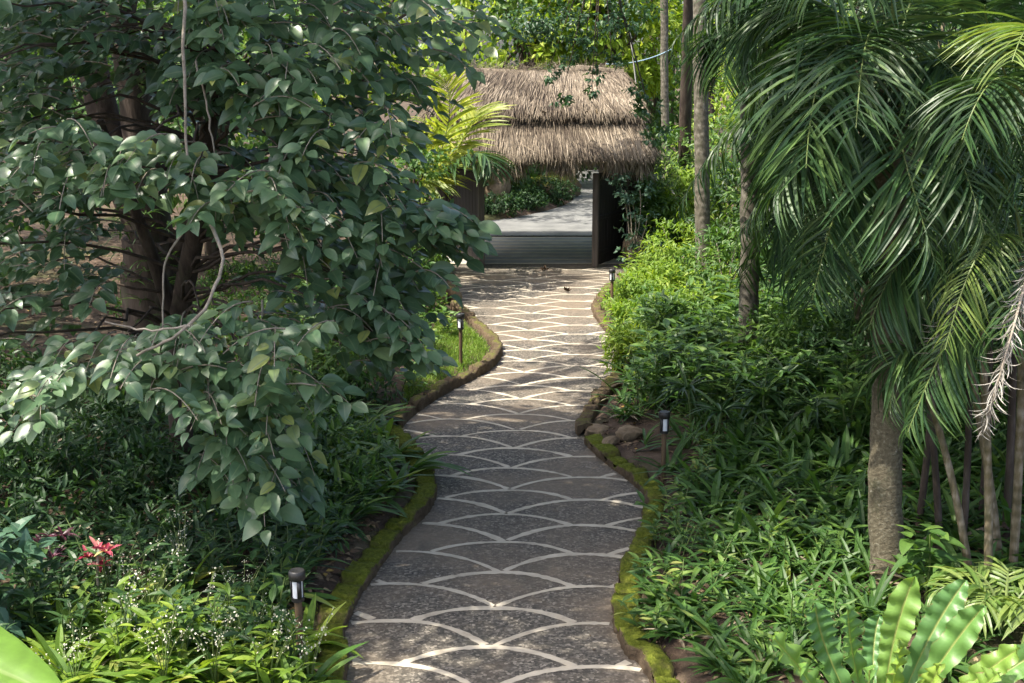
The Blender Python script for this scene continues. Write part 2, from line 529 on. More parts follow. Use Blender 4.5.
# ------------------------------------------------------------------ leaf templates
def leaf_tpl(W=0.5, n=6, shape='ovate', fold=0.12, droop=0.18, wave=0.0):
    """length 1 along Y; X across; Z the upper side"""
    t = np.linspace(0, 1, n + 1)
    if shape == 'ovate': w = np.sin(np.pi * t ** 0.72) ** 0.85 * (1 - 0.25 * t)
    elif shape == 'oval': w = np.sin(np.pi * t ** 0.85) ** 0.75
    elif shape == 'lance': w = np.sin(np.pi * t ** 0.8) ** 0.9
    elif shape == 'strap': w = np.minimum(1, 0.45 + t * 2.2) * np.clip((1 - t) * 3.2, 0, 1) ** 0.7
    elif shape == 'paddle': w = np.minimum(1, 0.22 + 1.1 * t) * np.clip((1 - t) * 5.5, 0, 1) ** 0.55
    w[-1] = 0.02
    if shape in ('ovate', 'lance', 'oval'): w[0] = 0.04
    w = w * W / 2 / max(w.max(), 1e-6)
    z = -droop * t ** 2
    y = t * (1 - 0.25 * droop * t)
    V = np.zeros((n + 1, 3, 3))
    for k, sx in enumerate((-1, 0, 1)):
        V[:, k, 0] = sx * w
        V[:, k, 1] = y
        V[:, k, 2] = z + (fold * w * 2 * (0.5 if sx else -0.0) if sx else 0)
        if wave and sx: V[:, k, 2] += wave * np.sin(t * 26 + (1.4 if sx > 0 else 0))
    Fq = []
    for i in range(n):
        for k in range(2):
            a = i * 3 + k
            Fq.append([a, a + 1, a + 4, a + 3])
    R = np.tile([1.0, 0.0, 1.0], n + 1)
    return V.reshape(-1, 3), np.array(Fq), R


T_BROAD = [leaf_tpl(w_, 7, sh, f, d) for w_, sh, f, d in ((.60, 'oval', 0.25, 0.12), (.56, 'ovate', 0.45, 0.3), (.64, 'ovate', 0.2, 0.4), (.5, 'oval', 0.55, 0.2))]
T_OV = leaf_tpl(0.5, 3, 'ovate', 0.3, 0.2)
T_LAN = leaf_tpl(0.28, 4, 'lance', 0.3, 0.25)
T_STRAP = [leaf_tpl(0.085, 6, 'strap', 0.5, d) for d in (0.25, 0.55, 0.95)]
T_STRAPW = [leaf_tpl(0.14, 6, 'strap', 0.5, d) for d in (0.2, 0.5, 0.8)]
T_LFT = leaf_tpl(0.062, 5, 'strap', 0.6, 0.40)
T_LFT2 = leaf_tpl(0.062, 5, 'strap', 0.6, 0.60)
T_BLADE = leaf_tpl(0.06, 2, 'strap', 0.3, 0.3)


# ------------------------------------------------------------------ path outline
LE_PX = [(346, 683), (345, 636), (359, 600), (383, 565), (404, 537), (429, 513), (437, 492), (431, 472), (415, 450), (403, 428), (436, 400), (471, 381),
         (492, 369), (503, 353), (496, 341), (475, 321), (459, 309), (453, 295), (450, 280), (448, 270)]
RE_PX = [(649, 683), (626, 657), (615, 629), (614, 611), (619, 580), (629, 558), (640, 530), (645, 499), (633, 485), (601, 460), (579, 438), (577, 428), (591, 404),
         (605, 390), (613, 376), (616, 360), (615, 343), (601, 327), (592, 311), (598, 300), (608, 285), (613, 274)]
g2 = lambda l: np.array([gr(u, v)[:2] for u, v in l])
LEc, REc = g2(LE_PX), g2(RE_PX)
LE = catmull(np.vstack([[-1.35, 2.0], [-1.32, 6.0], LEc]), 6)
RE = catmull(np.vstack([[1.5, 2.0], [1.35, 6.0], REc]), 6)
PATH_END = 35.4
LE = np.vstack([LE, [-1.75, 31.5], [-1.9, PATH_END]])
RE = np.vstack([RE, [2.9, 31.5], [3.4, PATH_END]])
PATH = np.vstack([LE, RE[::-1]])
ROAD_L = np.vstack([[-9, PATH_END], [-9, 36.6], g2([(470, 224), (486, 221), (515, 217), (540, 212), (562, 206), (573, 200), (574, 195), (568, 190)]), [2.2, 58]])
ROAD = np.vstack([ROAD_L, [[6.6, 58], [6.2, 50], [5.6, 42], [7, 37.5], [9, 36.8], [9, PATH_END]]])


# ------------------------------------------------------------------ the ground
def axis(lo, hi, fine, out):
    a = list(np.arange(lo, hi, fine)); st = fine; x = hi
    right = []
    while x < out: right.append(x); st *= 1.35; x += st
    st = fine; x = lo - fine
    left = []
    while x > -out: left.append(x); st *= 1.35; x -= st
    return np.array(left[::-1] + a + right + [out])


gx = axis(-6.0, 7.5, 0.13, 420)
gy = axis(4.0, 52.0, 0.16, 600)
GX, GY = np.meshgrid(gx, gy, indexing='xy')
dP = np.minimum(dist_poly(GX, GY, LE), dist_poly(GX, GY, RE))
inP = inside(GX, GY, PATH)
dR = dist_poly(GX, GY, ROAD); inR = inside(GX, GY, ROAD)


def terrain(x, y, d_path, in_path, d_road, in_road):
    d = np.where(in_path, -d_path, d_path)
    dr = np.where(in_road, -d_road, d_road)
    d = np.minimum(d, dr)
    d = np.where((y > 31.4) & (y < PATH_END) & (d > 0), np.minimum(d, d), d)
    z = np.interp(d, [-0.1, 0.08, 0.3, 1.2, 4, 12], [-0.12, -0.06, 0.10, 0.18, 0.30, 0.55])
    amp = np.clip(d - 0.2, 0, 1)
    z = z + amp * (0.10 * (vnoise(x, y, 0.9, 3) - 0.5) + 0.05 * (vnoise(x, y, 2.7, 4) - 0.5) + 0.5 * (vnoise(x, y, 0.13, 5) - 0.5) * np.clip((d - 2) / 6, 0, 1))
    return z


GZ = terrain(GX, GY, dP, inP, dR, inR)
# a low earth bank behind the left bed
mb = MB()
ny, nx = GX.shape
ii, jj = np.meshgrid(np.arange(ny - 1), np.arange(nx - 1), indexing='ij')
a = ii * nx + jj
mb.add(np.stack([GX, GY, GZ], -1).reshape(-1, 3), np.stack([a, a + 1, a + nx + 1, a + nx], -1).reshape(-1, 4))
tag(mb.build('ground', M['soil']), kind='structure')


def zg(x, y):
    """ground height"""
    x, y = np.atleast_1d(np.asarray(x, float)), np.atleast_1d(np.asarray(y, float))
    i = np.clip(np.searchsorted(gx, x) - 1, 0, nx - 2); j = np.clip(np.searchsorted(gy, y) - 1, 0, ny - 2)
    u = np.clip((x - gx[i]) / (gx[i + 1] - gx[i]), 0, 1); v = np.clip((y - gy[j]) / (gy[j + 1] - gy[j]), 0, 1)
    z = (GZ[j, i] * (1 - u) + GZ[j, i + 1] * u) * (1 - v) + (GZ[j + 1, i] * (1 - u) + GZ[j + 1, i + 1] * u) * v
    return z


def on(u, v):
    """ground point seen at the pixel, on the terrain"""
    p = gr(u, v, 0.14)
    for _ in range(3): p = gr(u, v, float(zg(p[0], p[1])[0]))
    return p


def edge_dist(x, y):
    d = np.minimum(dist_poly(x, y, LE), dist_poly(x, y, RE))
    d = np.minimum(d, dist_poly(x, y, ROAD))
    return np.where(inside(x, y, PATH) | inside(x, y, ROAD), -d, d)


# the path: paving sheet with cream inlaid scallops
mb = MB()
px = np.arange(-4.2, 5.2, 0.2); py = np.arange(0.5, PATH_END + 0.01, 0.2)
PX, PY = np.meshgrid(px, py)
keep = inside(PX, PY, PATH) | (np.minimum(dist_poly(PX, PY, LE), dist_poly(PX, PY, RE)) < 0.26)
keep &= PY <= PATH_END
cell = keep[:-1, :-1] & keep[1:, :-1] & keep[:-1, 1:] & keep[1:, 1:]
n2 = len(px)
ii, jj = np.nonzero(cell)
a = ii * n2 + jj
mb.add(np.stack([PX, PY, np.zeros_like(PX)], -1).reshape(-1, 3), np.stack([a, a + 1, a + n2 + 1, a + n2], -1))
c0, c1 = gr(490, 648)[:2], gr(528, 340)[:2]
ax = norm(c1 - c0); bx = np.array([ax[1], -ax[0]])
row = np.linalg.norm(c1 - c0) / 15.0
PER = 211 * (gr(512, 648)[1] * CP + (H) * SP) / F
DB, SAG = 0.38 * row, 0.62 * row
RAD = (PER ** 2 / 4 + SAG ** 2) / (2 * SAG)
sag = lambda t: SAG * np.abs(2 * t / PER) ** 2.25
ks = np.arange(-5, 30)
arcs = []
for k in ks:
    arcs += [(k * row, n * PER, 2 * k) for n in (-2, -1, 0, 1, 2)]
    arcs += [(k * row - DB, (n + 0.5) * PER, 2 * k - 1) for n in (-3, -2, -1, 0, 1, 2)]
LW = 0.032
s_end = (30.45 - c0[1]) / ax[1]
for (s0, t0, idx) in arcs:
    if s0 > s_end: continue
    js, jt = rng.normal(0, 0.018), rng.normal(0, 0.02)
    tt = np.linspace(-PER / 2, PER / 2, 41)
    ss = s0 - sag(tt)
    wob = 0.012 * np.sin(tt * 5 + rng.random() * 6)
    T, S = tt + t0, ss + wob
    hid = np.zeros(len(tt), bool)
    for (s1, t1, i1) in arcs:
        if i1 >= idx or i1 < idx - 4: continue
        dt = T - t1
        hid |= (np.abs(dt) < PER / 2) & (S < s1 - sag(dt) - 0.004)
    cx = c0[0] + ax[0] * S + bx[0] * T; cy = c0[1] + ax[1] * S + bx[1] * T
    ok = ~hid & inside(cx, cy, PATH) & (cy > 1)
    tang = norm(np.stack([np.gradient(cx), np.gradient(cy)], 1))
    nrm = np.stack([-tang[:, 1], tang[:, 0]], 1)
    w = LW * (1 + 0.28 * np.sin(tt * 9 + idx) * rng.random() + 0.14 * rng.normal(size=len(tt))) * rng.uniform(.82, 1.15)
    z = 0.004 + 0.0004 * (idx % 2)
    A = np.stack([cx + nrm[:, 0] * w, cy + nrm[:, 1] * w, np.full(len(tt), z)], 1)
    B = np.stack([cx - nrm[:, 0] * w, cy - nrm[:, 1] * w, np.full(len(tt), z)], 1)
    i = np.nonzero(ok[:-1] & ok[1:])[0]
    n = len(tt)
    mb.add(np.vstack([A, B]), np.stack([i + n, i + n + 1, i + 1, i], 1), mat=1)
# the level grey threshold under the gate with thin cream bands
def cross(y0, y1, z, mat):
    xs = np.linspace(-4, 5, 90)
    xs = xs[inside(xs, np.full(90, (y0 + y1) / 2), PATH)]
    n = len(xs); i = np.arange(n - 1)
    A = np.stack([xs, y1 + .015 * np.sin(xs * 3 + y0), np.full(n, z)], 1); B = np.stack([xs, y0 + .015 * np.sin(xs * 2.3 + y0), np.full(n, z)], 1)
    mb.add(np.vstack([A, B]), np.stack([i + n, i + n + 1, i + 1, i], 1), mat=mat)


cross(30.5, PATH_END - .12, 0.0075, 2)
for yy in np.arange(30.55, PATH_END - 0.2, 0.58): cross(yy - .085, yy + .085, 0.0115, 1)
tag(mb.build('path', [M['path'], M['line'], M['road_light']], smooth=False), kind='structure')

# the road beyond the gate and its drain
from mathutils.geometry import tessellate_polygon
tri = tessellate_polygon([[Vector((p[0], p[1], 0)) for p in ROAD]])
mb = MB(); V = np.c_[ROAD, np.full(len(ROAD), -0.012)]
T = []
for q in tri:
    p = V[list(q)]
    nz = np.cross(p[1] - p[0], p[2] - p[0])[2]
    T.append(list(q) if nz > 0 else list(q)[::-1])
mb.add(V, T)
tag(mb.build('road', M['road'], smooth=False), kind='structure')
mb = MB()
mb.box((0.7, PATH_END - 0.02, 0.01), (5.2, 0.16, 0.05), bev=0.012)
for k in range(26): mb.box((-1.8 + k * 0.2, PATH_END - 0.02, 0.036), (0.03, 0.12, 0.008))
tag(mb.build('drain_channel', M['black'], origin=(0.7, PATH_END, 0)), 'dark drain channel across the path under the thatched gate', 'drain')


# ------------------------------------------------------------------ kerbs
def kerb(line, side, w, h, label, group='mossy kerbs along the path', mat='moss', tuft=3):
    """blocks laid along a polyline, moss on top"""
    ln = resample(line, 0.055)
    tang = norm(np.gradient(ln, axis=0))
    nr = np.stack([tang[:, 1], -tang[:, 0]], 1) * side
    m = len(ln)
    s = np.arange(m) * 0.055
    cuts = np.cumsum(rng.uniform(0.28, 0.48, 400)); gap = np.min(np.abs(s[:, None] - cuts[None]), axis=1)
    blk = np.searchsorted(cuts, s)
    bh = rng.normal(0, 0.018, 500)[blk]; bo = rng.normal(0, 0.012, 500)[blk]
    nick = np.exp(-(gap / 0.038) ** 2) * rng.uniform(.5, 1.5, 500)[blk]
    prof = [(0.0, -0.08), (-0.005, 0.45), (0.0, 0.85), (0.06, 0.99), (0.3, 1.02), (0.55, 1.04), (0.85, 1.0), (0.97, 0.86), (1.0, 0.2), (1.0, -0.2)]
    rings = []
    for (a, b) in prof:
        off = a * w + (bo + 0.030 * nick) * (1 if a < .5 else -1) * (1.0 if 0 < b < 2 else 0)
        z = b * (h + bh) - 0.065 * nick * (b > 0.5) + (rng.normal(0, 0.008, m) if b > 0.3 else 0)
        off = off + rng.normal(0, 0.006, m)
        rings.append(np.c_[ln + nr * np.asarray(off).reshape(-1, 1), z])
    R = np.stack(rings, 1)
    k = len(prof)
    i, j = np.meshgrid(np.arange(m - 1), np.arange(k - 1), indexing='ij')
    a = i * k + j
    q = np.stack([a, a + 1, a + k + 1, a + k], -1).reshape(-1, 4)
    if side > 0: q = q[:, ::-1]
    mb = MB(); mb.add(R.reshape(-1, 3), q)
    for e in (0, m - 1):
        c = R[e]; cc = np.vstack([c, c.mean(0)])
        mb.add(cc, [[t, t + 1, k] for t in range(k - 1)])
    # moss tufts
    n = int(m * tuft * 2)
    pick = rng.integers(0, m, n); kk = rng.integers(2, 8, n)
    P = R[pick, kk] + rng.normal(0, 0.012, (n, 3)) * [1, 1, 0.2]
    mb.inst(T_BLADE, P, rsphere(n) * [1, 1, .4] + [0, 0, .8], rsphere(n), rng.uniform(0.015, 0.04, n), mat=1, wscale=3)
    o = mb.build('mossy_kerb', [M[mat], M['grass_moss']], origin=(ln[0][0], ln[0][1], 0))
    return tag(o, label, 'kerb', group)


M['grass_moss'] = leafmat('moss_tuft', [(0, (0.06, 0.075, 0.008)), (0.6, (0.11, 0.13, 0.015)), (1, (0.18, 0.19, 0.03))], None, 0.8, 0.2, 0.1)


def span(line, y0, y1): return line[(line[:, 1] >= y0) & (line[:, 1] <= y1)]


yb = gr(403, 428)[1]; yc = gr(459, 309)[1]
kerb(span(LE, 3, yb - 0.15), -1, 0.25, 0.12, 'green mossy kerb in the foreground, left of the scalloped path')
kerb(span(LE, yb, yc), -1, 0.18, 0.15, 'brown kerb curving round the small sunlit lawn', mat='dry_moss', tuft=.8)
kerb(span(LE, yc + 0.25, 30.6), -1, 0.34, 0.30, 'low dark stone edging below the shrubs, left of the gate approach', mat='dry_moss', tuft=.8)
yr = gr(579, 438)[1]
kerb(span(RE, 3, yr - 0.25), 1, 0.22, 0.12, 'thick green mossy kerb in the foreground, right of the scalloped path')
kerb(span(RE, yr + 0.05, gr(612, 374)[1]), 1, 0.2, 0.14, 'short tan kerb with moss beside the boulders on the right', mat='dry_moss', tuft=.8)
kerb(span(RE, gr(616, 356)[1], gr(606, 289)[1]), 1, 0.18, 0.13, 'tan curved kerb bulging below the bright bushes near the gate', mat='dry_moss', tuft=.8)


def rock(name, c, size, label, mat='rock', seed=0, group=None, sub=4):
    import bmesh
    bm = bmesh.new(); bmesh.ops.create_icosphere(bm, subdivisions=sub, radius=1)
    r = np.random.default_rng(seed)
    P = np.array([v.co[:] for v in bm.verts])
    d = np.zeros(len(P))
    for k in range(10):
        n = norm(r.normal(size=3)); c0_ = r.uniform(0.55, 0.85)
        dd = P @ n
        P = P - np.maximum(dd - c0_, 0)[:, None] * n * 0.85
    for f_, a_ in ((1.7, .16), (4.0, .07), (9.0, .03)):
        P = P * (1 + a_ * 2 * (vnoise(P[:, 0] * 1.3 + P[:, 2] + 5, P[:, 1] * 1.1 - P[:, 2] * .7 + 5, f_, seed) - .5))[:, None]
    P += r.normal(0, 0.008, P.shape)
    Fc = np.array([[v.index for v in f.verts] for f in bm.faces]); bm.free()
    mb = MB(); mb.add(P * size, Fc)
    o = mb.build(name, M[mat]); o.location = c; o.rotation_euler = (0, 0, r.uniform(0, 6))
    return tag(o, label, 'rock', group)


p = on(592, 437); rock('boulder', (p[0] + .05, p[1] + .1, 0.05), (0.26, 0.2, 0.11), 'dark flat boulder at the inner corner of the right kerb', seed=3)
p = on(628, 437); rock('boulder', (p[0], p[1], 0.12), (0.25, 0.22, 0.13), 'brown boulder behind the right kerb next to the lamp', seed=5)
p = on(612, 447); rock('boulder', (p[0], p[1], 0.10), (0.15, 0.12, 0.07), 'small tan stone lying on the soil right behind the mossy kerb', seed=8)
p = on(458, 306); rock('boulder', (p[0] - .15, p[1], 0.16), (0.26, 0.26, 0.26), 'tan block of stone at the tip of the small lawn', seed=11)
p = on(640, 262); rock('boulder', (p[0], p[1] + .3, 0.3), (0.5, 0.4, 0.5), 'pale mossy boulder at the foot of the right gate post', seed=14)

# ------------------------------------------------------------------ garden lamps
def make_lamp(tilt=0.0):
    root = empty('garden_lamp', (0, 0, 0), 'x', 'garden lamp', 'lamps along the path')
    h = 0.84
    mb = MB(); mb.tube([(0, 0, -0.05), (0, 0, 0.3), (0, 0, h - 0.24)], [0.028, 0.028, 0.030], 10)
    post = mb.build('post', M['brown_wood'], root)
    mb = MB()
    mb.tube([(0, 0, h - 0.25), (0, 0, h - 0.22)], 0.052, 14)
    mb.tube([(0, 0, h - 0.075), (0, 0, h - 0.07), (0, 0, h - 0.01), (0, 0, h)], [0.060, 0.066, 0.066, 0.056], 16)
    for k in range(3):
        an = math.radians(-72 + 120 * k)
        mb.box((0.046 * math.cos(an), 0.046 * math.sin(an), h - 0.147), (0.014, 0.034, 0.15), rz=an)
    mb.build('lamp_head', M['black'], root)
    mb = MB(); mb.tube([(0, 0, h - 0.22), (0, 0, h - 0.075)], 0.040, 16)
    mb.build('lamp_tube', M['opal'], root)
    return root


lamp0 = make_lamp()
for i, (u, v, lab, rz, hh) in enumerate([
        (301, 670, 'black topped garden lamp in the left bed nearest the camera', 0.15, 1.0),
        (461, 366, 'garden lamp with brown post standing on the small lawn', 2.2, 1.0),
        (663, 482, 'black garden lamp among the plants behind the right mossy kerb', 0.9, 1.0),
        (612, 309, 'farthest garden lamp, leaning beside bright bushes near the gate', 1.7, 0.92)]):
    o = lamp0 if i == 0 else copy_tree(lamp0)
    p = on(u, v); o.location = p; o.rotation_euler = (0.0, 0.07 if i == 3 else rng.normal(0, 0.012), rz)
    o.scale = (1, 1, hh)
    o['label'] = lab

# ------------------------------------------------------------------ the thatched gate
GXC, GYC = 0.68, 31.9
gate = empty('thatched_gate', (GXC, GYC, 0), 'thatched gate with two open dark timber doors across the path', 'gate')
LH, RH = np.array([-1.5, 32.0]), np.array([2.80, 31.6])


def door(hinge, free, h):
    d = free - hinge; w = np.linalg.norm(d); an = math.atan2(d[1], d[0]); c = (hinge + free) / 2
    mb = MB(); n = 9
    for k in range(n):
        q = hinge + d * (k + 0.5) / n
        mb.box((q[0], q[1], h / 2 + 0.06), (w / n - 0.006, 0.07 + 0.008 * rng.random(), h + 0.02 * rng.normal()), rz=an, bev=0.008)
    for z in (0.35, h * 0.55, h - 0.15):
        mb.box((c[0], c[1], z), (w * 0.98, 0.11, 0.10), rz=an, bev=0.01)
    do = worldpart(mb, 'door', M['wood'], gate, smooth=False)
    mb = MB(); q = free + 0.045 * d / w
    mb.box((q[0], q[1], h / 2 + 0.05), (0.08, 0.15, h + 0.05), rz=an, bev=0.012)
    e = bpy.data.objects.new('edge_stile', mb.mesh('edge_stile', M['wood_edge'], False, tuple(gate.location)))
    COL.objects.link(e); e.parent = do
    return do


door(LH, np.array([-0.74, 30.05]), 2.15)
door(RH, np.array([1.98, 29.95]), 2.15)
for x, y, s in ((-1.75, 32.1, 0.3), (3.02, 31.8, 0.3), (-1.75, 33.6, 0.26), (3.05, 33.4, 0.26)):
    mb = MB(); mb.box((x, y, 1.45), (s, s, 3.0), bev=0.03)
    worldpart(mb, 'post', M['wood'], gate, smooth=False)
mb = MB(); mb.box((GXC, 32.0, 2.62), (5.4, 0.22, 0.26), bev=0.03)
mb.box((GXC, 33.5, 2.62), (5.4, 0.22, 0.26), bev=0.03)
worldpart(mb, 'beam', M['wood'], gate, smooth=False)


def thatch(mb, quad, n, length, thick=0.05, lift=0.05):
    """straw laid down a slope: quad = top-left, top-right, bottom-right, bottom-left"""
    tl, tr, br, bl = [np.asarray(q, float) for q in quad]
    nr = norm(np.cross(bl - tl, tr - tl))
    if nr[2] < 0: nr = -nr
    a, b = rng.random(n), rng.random(n) ** 0.85
    P = (tl + (tr - tl) * a[:, None]) * (1 - b[:, None]) + (bl + (br - bl) * a[:, None]) * b[:, None]
    down = norm((bl + (br - bl) * a[:, None]) - (tl + (tr - tl) * a[:, None]))
    Y = down + rng.normal(0, 0.075, (n, 3)) + nr * rng.normal(0.02, 0.04, (n, 1))
    patch = .5 * vnoise((P[:, 0] + P[:, 1]) * 4 + 40, P[:, 2] * .6 + 9, 2.2, 9) + .5 * vnoise(P[:, 0] + P[:, 1] + 30, P[:, 2] + 9, 1.6, 19)
    var = np.clip(-.12 + 1.05 * patch + 0.20 * rng.normal(size=n), 0, 1)
    mb.inst(T_STRAW, P + nr * rng.uniform(0, lift, (n, 1)), Y, np.broadcast_to(nr, (n, 3)) + rng.normal(0, 0.3, (n, 3)), length * rng.uniform(0.6, 1.3, n), var)


T_STRAW = leaf_tpl(0.019, 3, 'strap', 0.2, 0.10)
xl, xr = -2.0, 3.16
yr0, yf_mid, yf_eave = 32.7, 30.75, 29.75
yb_mid, yb_eave = 34.7, 35.7
ridge_z, mid_z, eave_z = at(560, 73, yr0)[2], at(560, 109, yf_mid)[2], at(560, 143, yf_eave)[2]


def roof_tier(name, z0, z1, x0a, x1a, x0b, x1b, y0f, y0b, y1f, y1b, n, ln):
    mb = MB()
    A = [(x0a, y0f, z0), (x1a, y0f, z0), (x1a, y0b, z0), (x0a, y0b, z0)]
    B = [(x0b, y1f, z1), (x1b, y1f, z1), (x1b, y1b, z1), (x0b, y1b, z1)]
    V = np.array(A + B + [(p[0] * .985 + GXC * .015, p[1], p[2] - 0.22) for p in B])
    mb.add(V, [[0, 1, 5, 4][::-1], [1, 2, 6, 5][::-1], [2, 3, 7, 6][::-1], [3, 0, 4, 7][::-1], [4, 5, 9, 8][::-1], [5, 6, 10, 9][::-1], [6, 7, 11, 10][::-1], [7, 4, 8, 11][::-1], [8, 9, 10, 11], [0, 1, 2, 3]], 0.3)
    for i, w in ((0, 1.0), (1, 0.45), (2, 0.5), (3, 0.45)):
        j = (i + 1) % 4
        thatch(mb, (A[i], A[j], B[j], B[i]), int(n * w), ln, lift=0.09)
        # hanging fringe
        m = int(n * 0.42 * w)
        a = rng.random(m)
        q0, q1 = np.array(B[i]), np.array(B[j])
        P = q0 + (q1 - q0) * a[:, None] + rng.normal(0, 0.05, (m, 3))
        out = norm(np.cross(q1 - q0, [0, 0, 1]))
        Y = np.array([0, 0, -1.0]) + out * rng.uniform(0.0, 0.5, (m, 1)) + rng.normal(0, 0.22, (m, 3))
        tuft = 0.30 + 1.25 * vnoise(a * 46, a * 3, 1.0, 21 + i)
        mb.inst(T_STRAW, P, Y, np.broadcast_to(out, (m, 3)), (0.50 if 'lower' in name else .3) * tuft * rng.uniform(0.35, 1.4, m), np.clip(rng.normal(0.45, 0.3, m), 0, 1))
    return worldpart(mb, name, M['straw'], gate, smooth=False)


roof_tier('lower_thatch', mid_z, eave_z, xl + .25, xr - .25, xl, xr, yf_mid, yb_mid, yf_eave, yb_eave, 34000, 0.62)
up = roof_tier('upper_thatch', ridge_z, mid_z + 0.05, xl + .7, xr - .40, xl + .1, xr - .12, yr0 - .12, yr0 + .12, yf_mid - 0.14, yb_mid + 0.14, 36000, 0.70)
mb = MB()
mb.tube([(xl + .68, yr0, ridge_z + .02), (GXC - 1.3, yr0, ridge_z - .03), (GXC, yr0, ridge_z - .06), (GXC + 1.0, yr0, ridge_z + .04), (xr - .38, yr0, ridge_z - .02)], [0.11, 0.15, 0.12, 0.16, 0.12], 10, bump=0.1)
n = 4200; a = rng.random(n); P = np.stack([xl + .68 + a * (xr - xl - 1.06), np.full(n, yr0), np.full(n, ridge_z + .06)], 1) + rng.normal(0, .075, (n, 3))
mb.inst(T_STRAW, P, rsphere(n) * [0.5, 1, .5] + [0, 0, -.2], rsphere(n), rng.uniform(.15, .4, n))
worldpart(mb, 'ridge_bundle', M['straw'], gate, smooth=False)
# fallen leaves lodged on the step between the two tiers
mb = MB(); n = 150
yy_ = yf_mid - rng.uniform(.40, .62, n); P = np.stack([rng.uniform(xl + .4, xr - .2, n), yy_, [at(560, v_, y_)[2] for v_, y_ in zip(rng.uniform(112, 126, n), yy_)]], 1)
mb.inst(T_OV, P, rsphere(n), rsphere(n) + [0, -.5, .7], rng.uniform(.07, .20, n))
o = mb.build('leaf_litter', M['litter'], origin=(GXC, yf_mid, mid_z)); tag(o, 'brown dry leaves caught on the step of the thatched roof', 'leaf litter', kind='stuff')

# ------------------------------------------------------------------ plants
def pick_tpl(mb, tpls, P, Y, Z, S, var=None, mat=0, w=None):
    k = rng.integers(0, len(tpls), len(P))
    if var is None: var = rng.random(len(P))
    for i, tp in enumerate(tpls):
        s = k == i
        mb.inst(tp, P[s], Y[s], Z[s], S[s], var[s], mat, None if w is None else w[s])


def rosette(mb, c, n, size, tpls, up=0.9, spread=1.0, mat=0, r0=0.03, v0=0.0, v1=0.9, w=None):
    """a rosette of arching leaves growing from c"""
    th = rng.uniform(0, 2 * np.pi, n)
    el = rng.uniform(0.35, 1.35, n) * up
    out = np.stack([np.cos(th), np.sin(th), np.zeros(n)], 1)
    Y = out * np.cos(el)[:, None] * spread + np.array([0, 0, 1.0]) * np.sin(el)[:, None]
    Z = np.array([0, 0, 1.0]) * np.cos(el)[:, None] - out * np.sin(el)[:, None] + rng.normal(0, .12, (n, 3))
    # upper side of an upright leaf looks towards the middle
    P = np.asarray(c) + out * rng.uniform(0, r0, (n, 1))
    S = size * rng.uniform(0.6, 1.15, n)
    pick_tpl(mb, tpls, P, Y, Z, S, rng.uniform(v0, v1, n), mat, None if w is None else np.full(n, w))


def leafy_stem(mb, c, h, n, leaf, lean, tpl, stalk_mat=1, v0=0, v1=.9):
    """upright stem with lance leaves along it"""
    c = np.asarray(c, float)
    tip = c + np.array([lean[0], lean[1], h])
    pts = bez(c, (c + tip) / 2 + np.array([0, 0, 0.08 * h]), tip, 6)
    mb.tube(pts, np.linspace(0.008, 0.004, 6), 5, 0.5, stalk_mat)
    t = np.linspace(0.25, 1.0, n)
    P = np.stack([np.interp(t, np.linspace(0, 1, 6), pts[:, k]) for k in range(3)], 1)
    th = np.arange(n) * 2.4 + rng.uniform(0, 6)
    out = np.stack([np.cos(th), np.sin(th), rng.uniform(0.15, 0.8, n)], 1)
    mb.inst(tpl, P, out, np.broadcast_to([0, 0, 1.0], (n, 3)) + rng.normal(0, .2, (n, 3)), leaf * rng.uniform(.7, 1.15, n), rng.uniform(v0, v1, n))


def cloud(mb, c, r, n, leaf, tpl, mat=0, nc=None, spread=0.32, updir=0.7, vr=(0, 1), shell=0.5, droop=0.3):
    """leaves in clumps spread through an ellipsoid"""
    c, r = np.asarray(c, float), np.asarray(r, float)
    nc = nc or max(6, n // 22)
    d = rsphere(nc) * (rng.random((nc, 1)) ** (1 / 3.0) * (1 - shell) + shell)
    C = c + d * r
    cs = spread * r.mean() * rng.uniform(0.6, 1.3, nc) / 1.6
    k = rng.integers(0, nc, n)
    P = C[k] + rng.normal(size=(n, 3)) * cs[k][:, None] * [1, 1, 0.6]
    outv = norm(P - c)
    Y = norm(rsphere(n) + outv * 0.8 + [0, 0, -droop])
    Z = np.array([0, 0, updir]) + outv * 0.5 + rsphere(n) * 0.45
    cv = rng.random(nc)[k]
    var = np.clip(vr[0] + (vr[1] - vr[0]) * (0.55 * cv + 0.45 * rng.random(n)), 0, 1)
    mb.inst(tpl, P, Y, Z, leaf * rng.uniform(0.65, 1.25, n), var, mat)
    return C


def wobble(p0, p1, n, amp):
    p0, p1 = np.asarray(p0, float), np.asarray(p1, float)
    t = np.linspace(0, 1, n)[:, None]
    w = np.cumsum(rng.normal(0, amp, (n, 3)), axis=0) * [1, 1, .3]
    w -= w[0] + t * (w[-1] - w[0])
    return p0 + (p1 - p0) * t + w


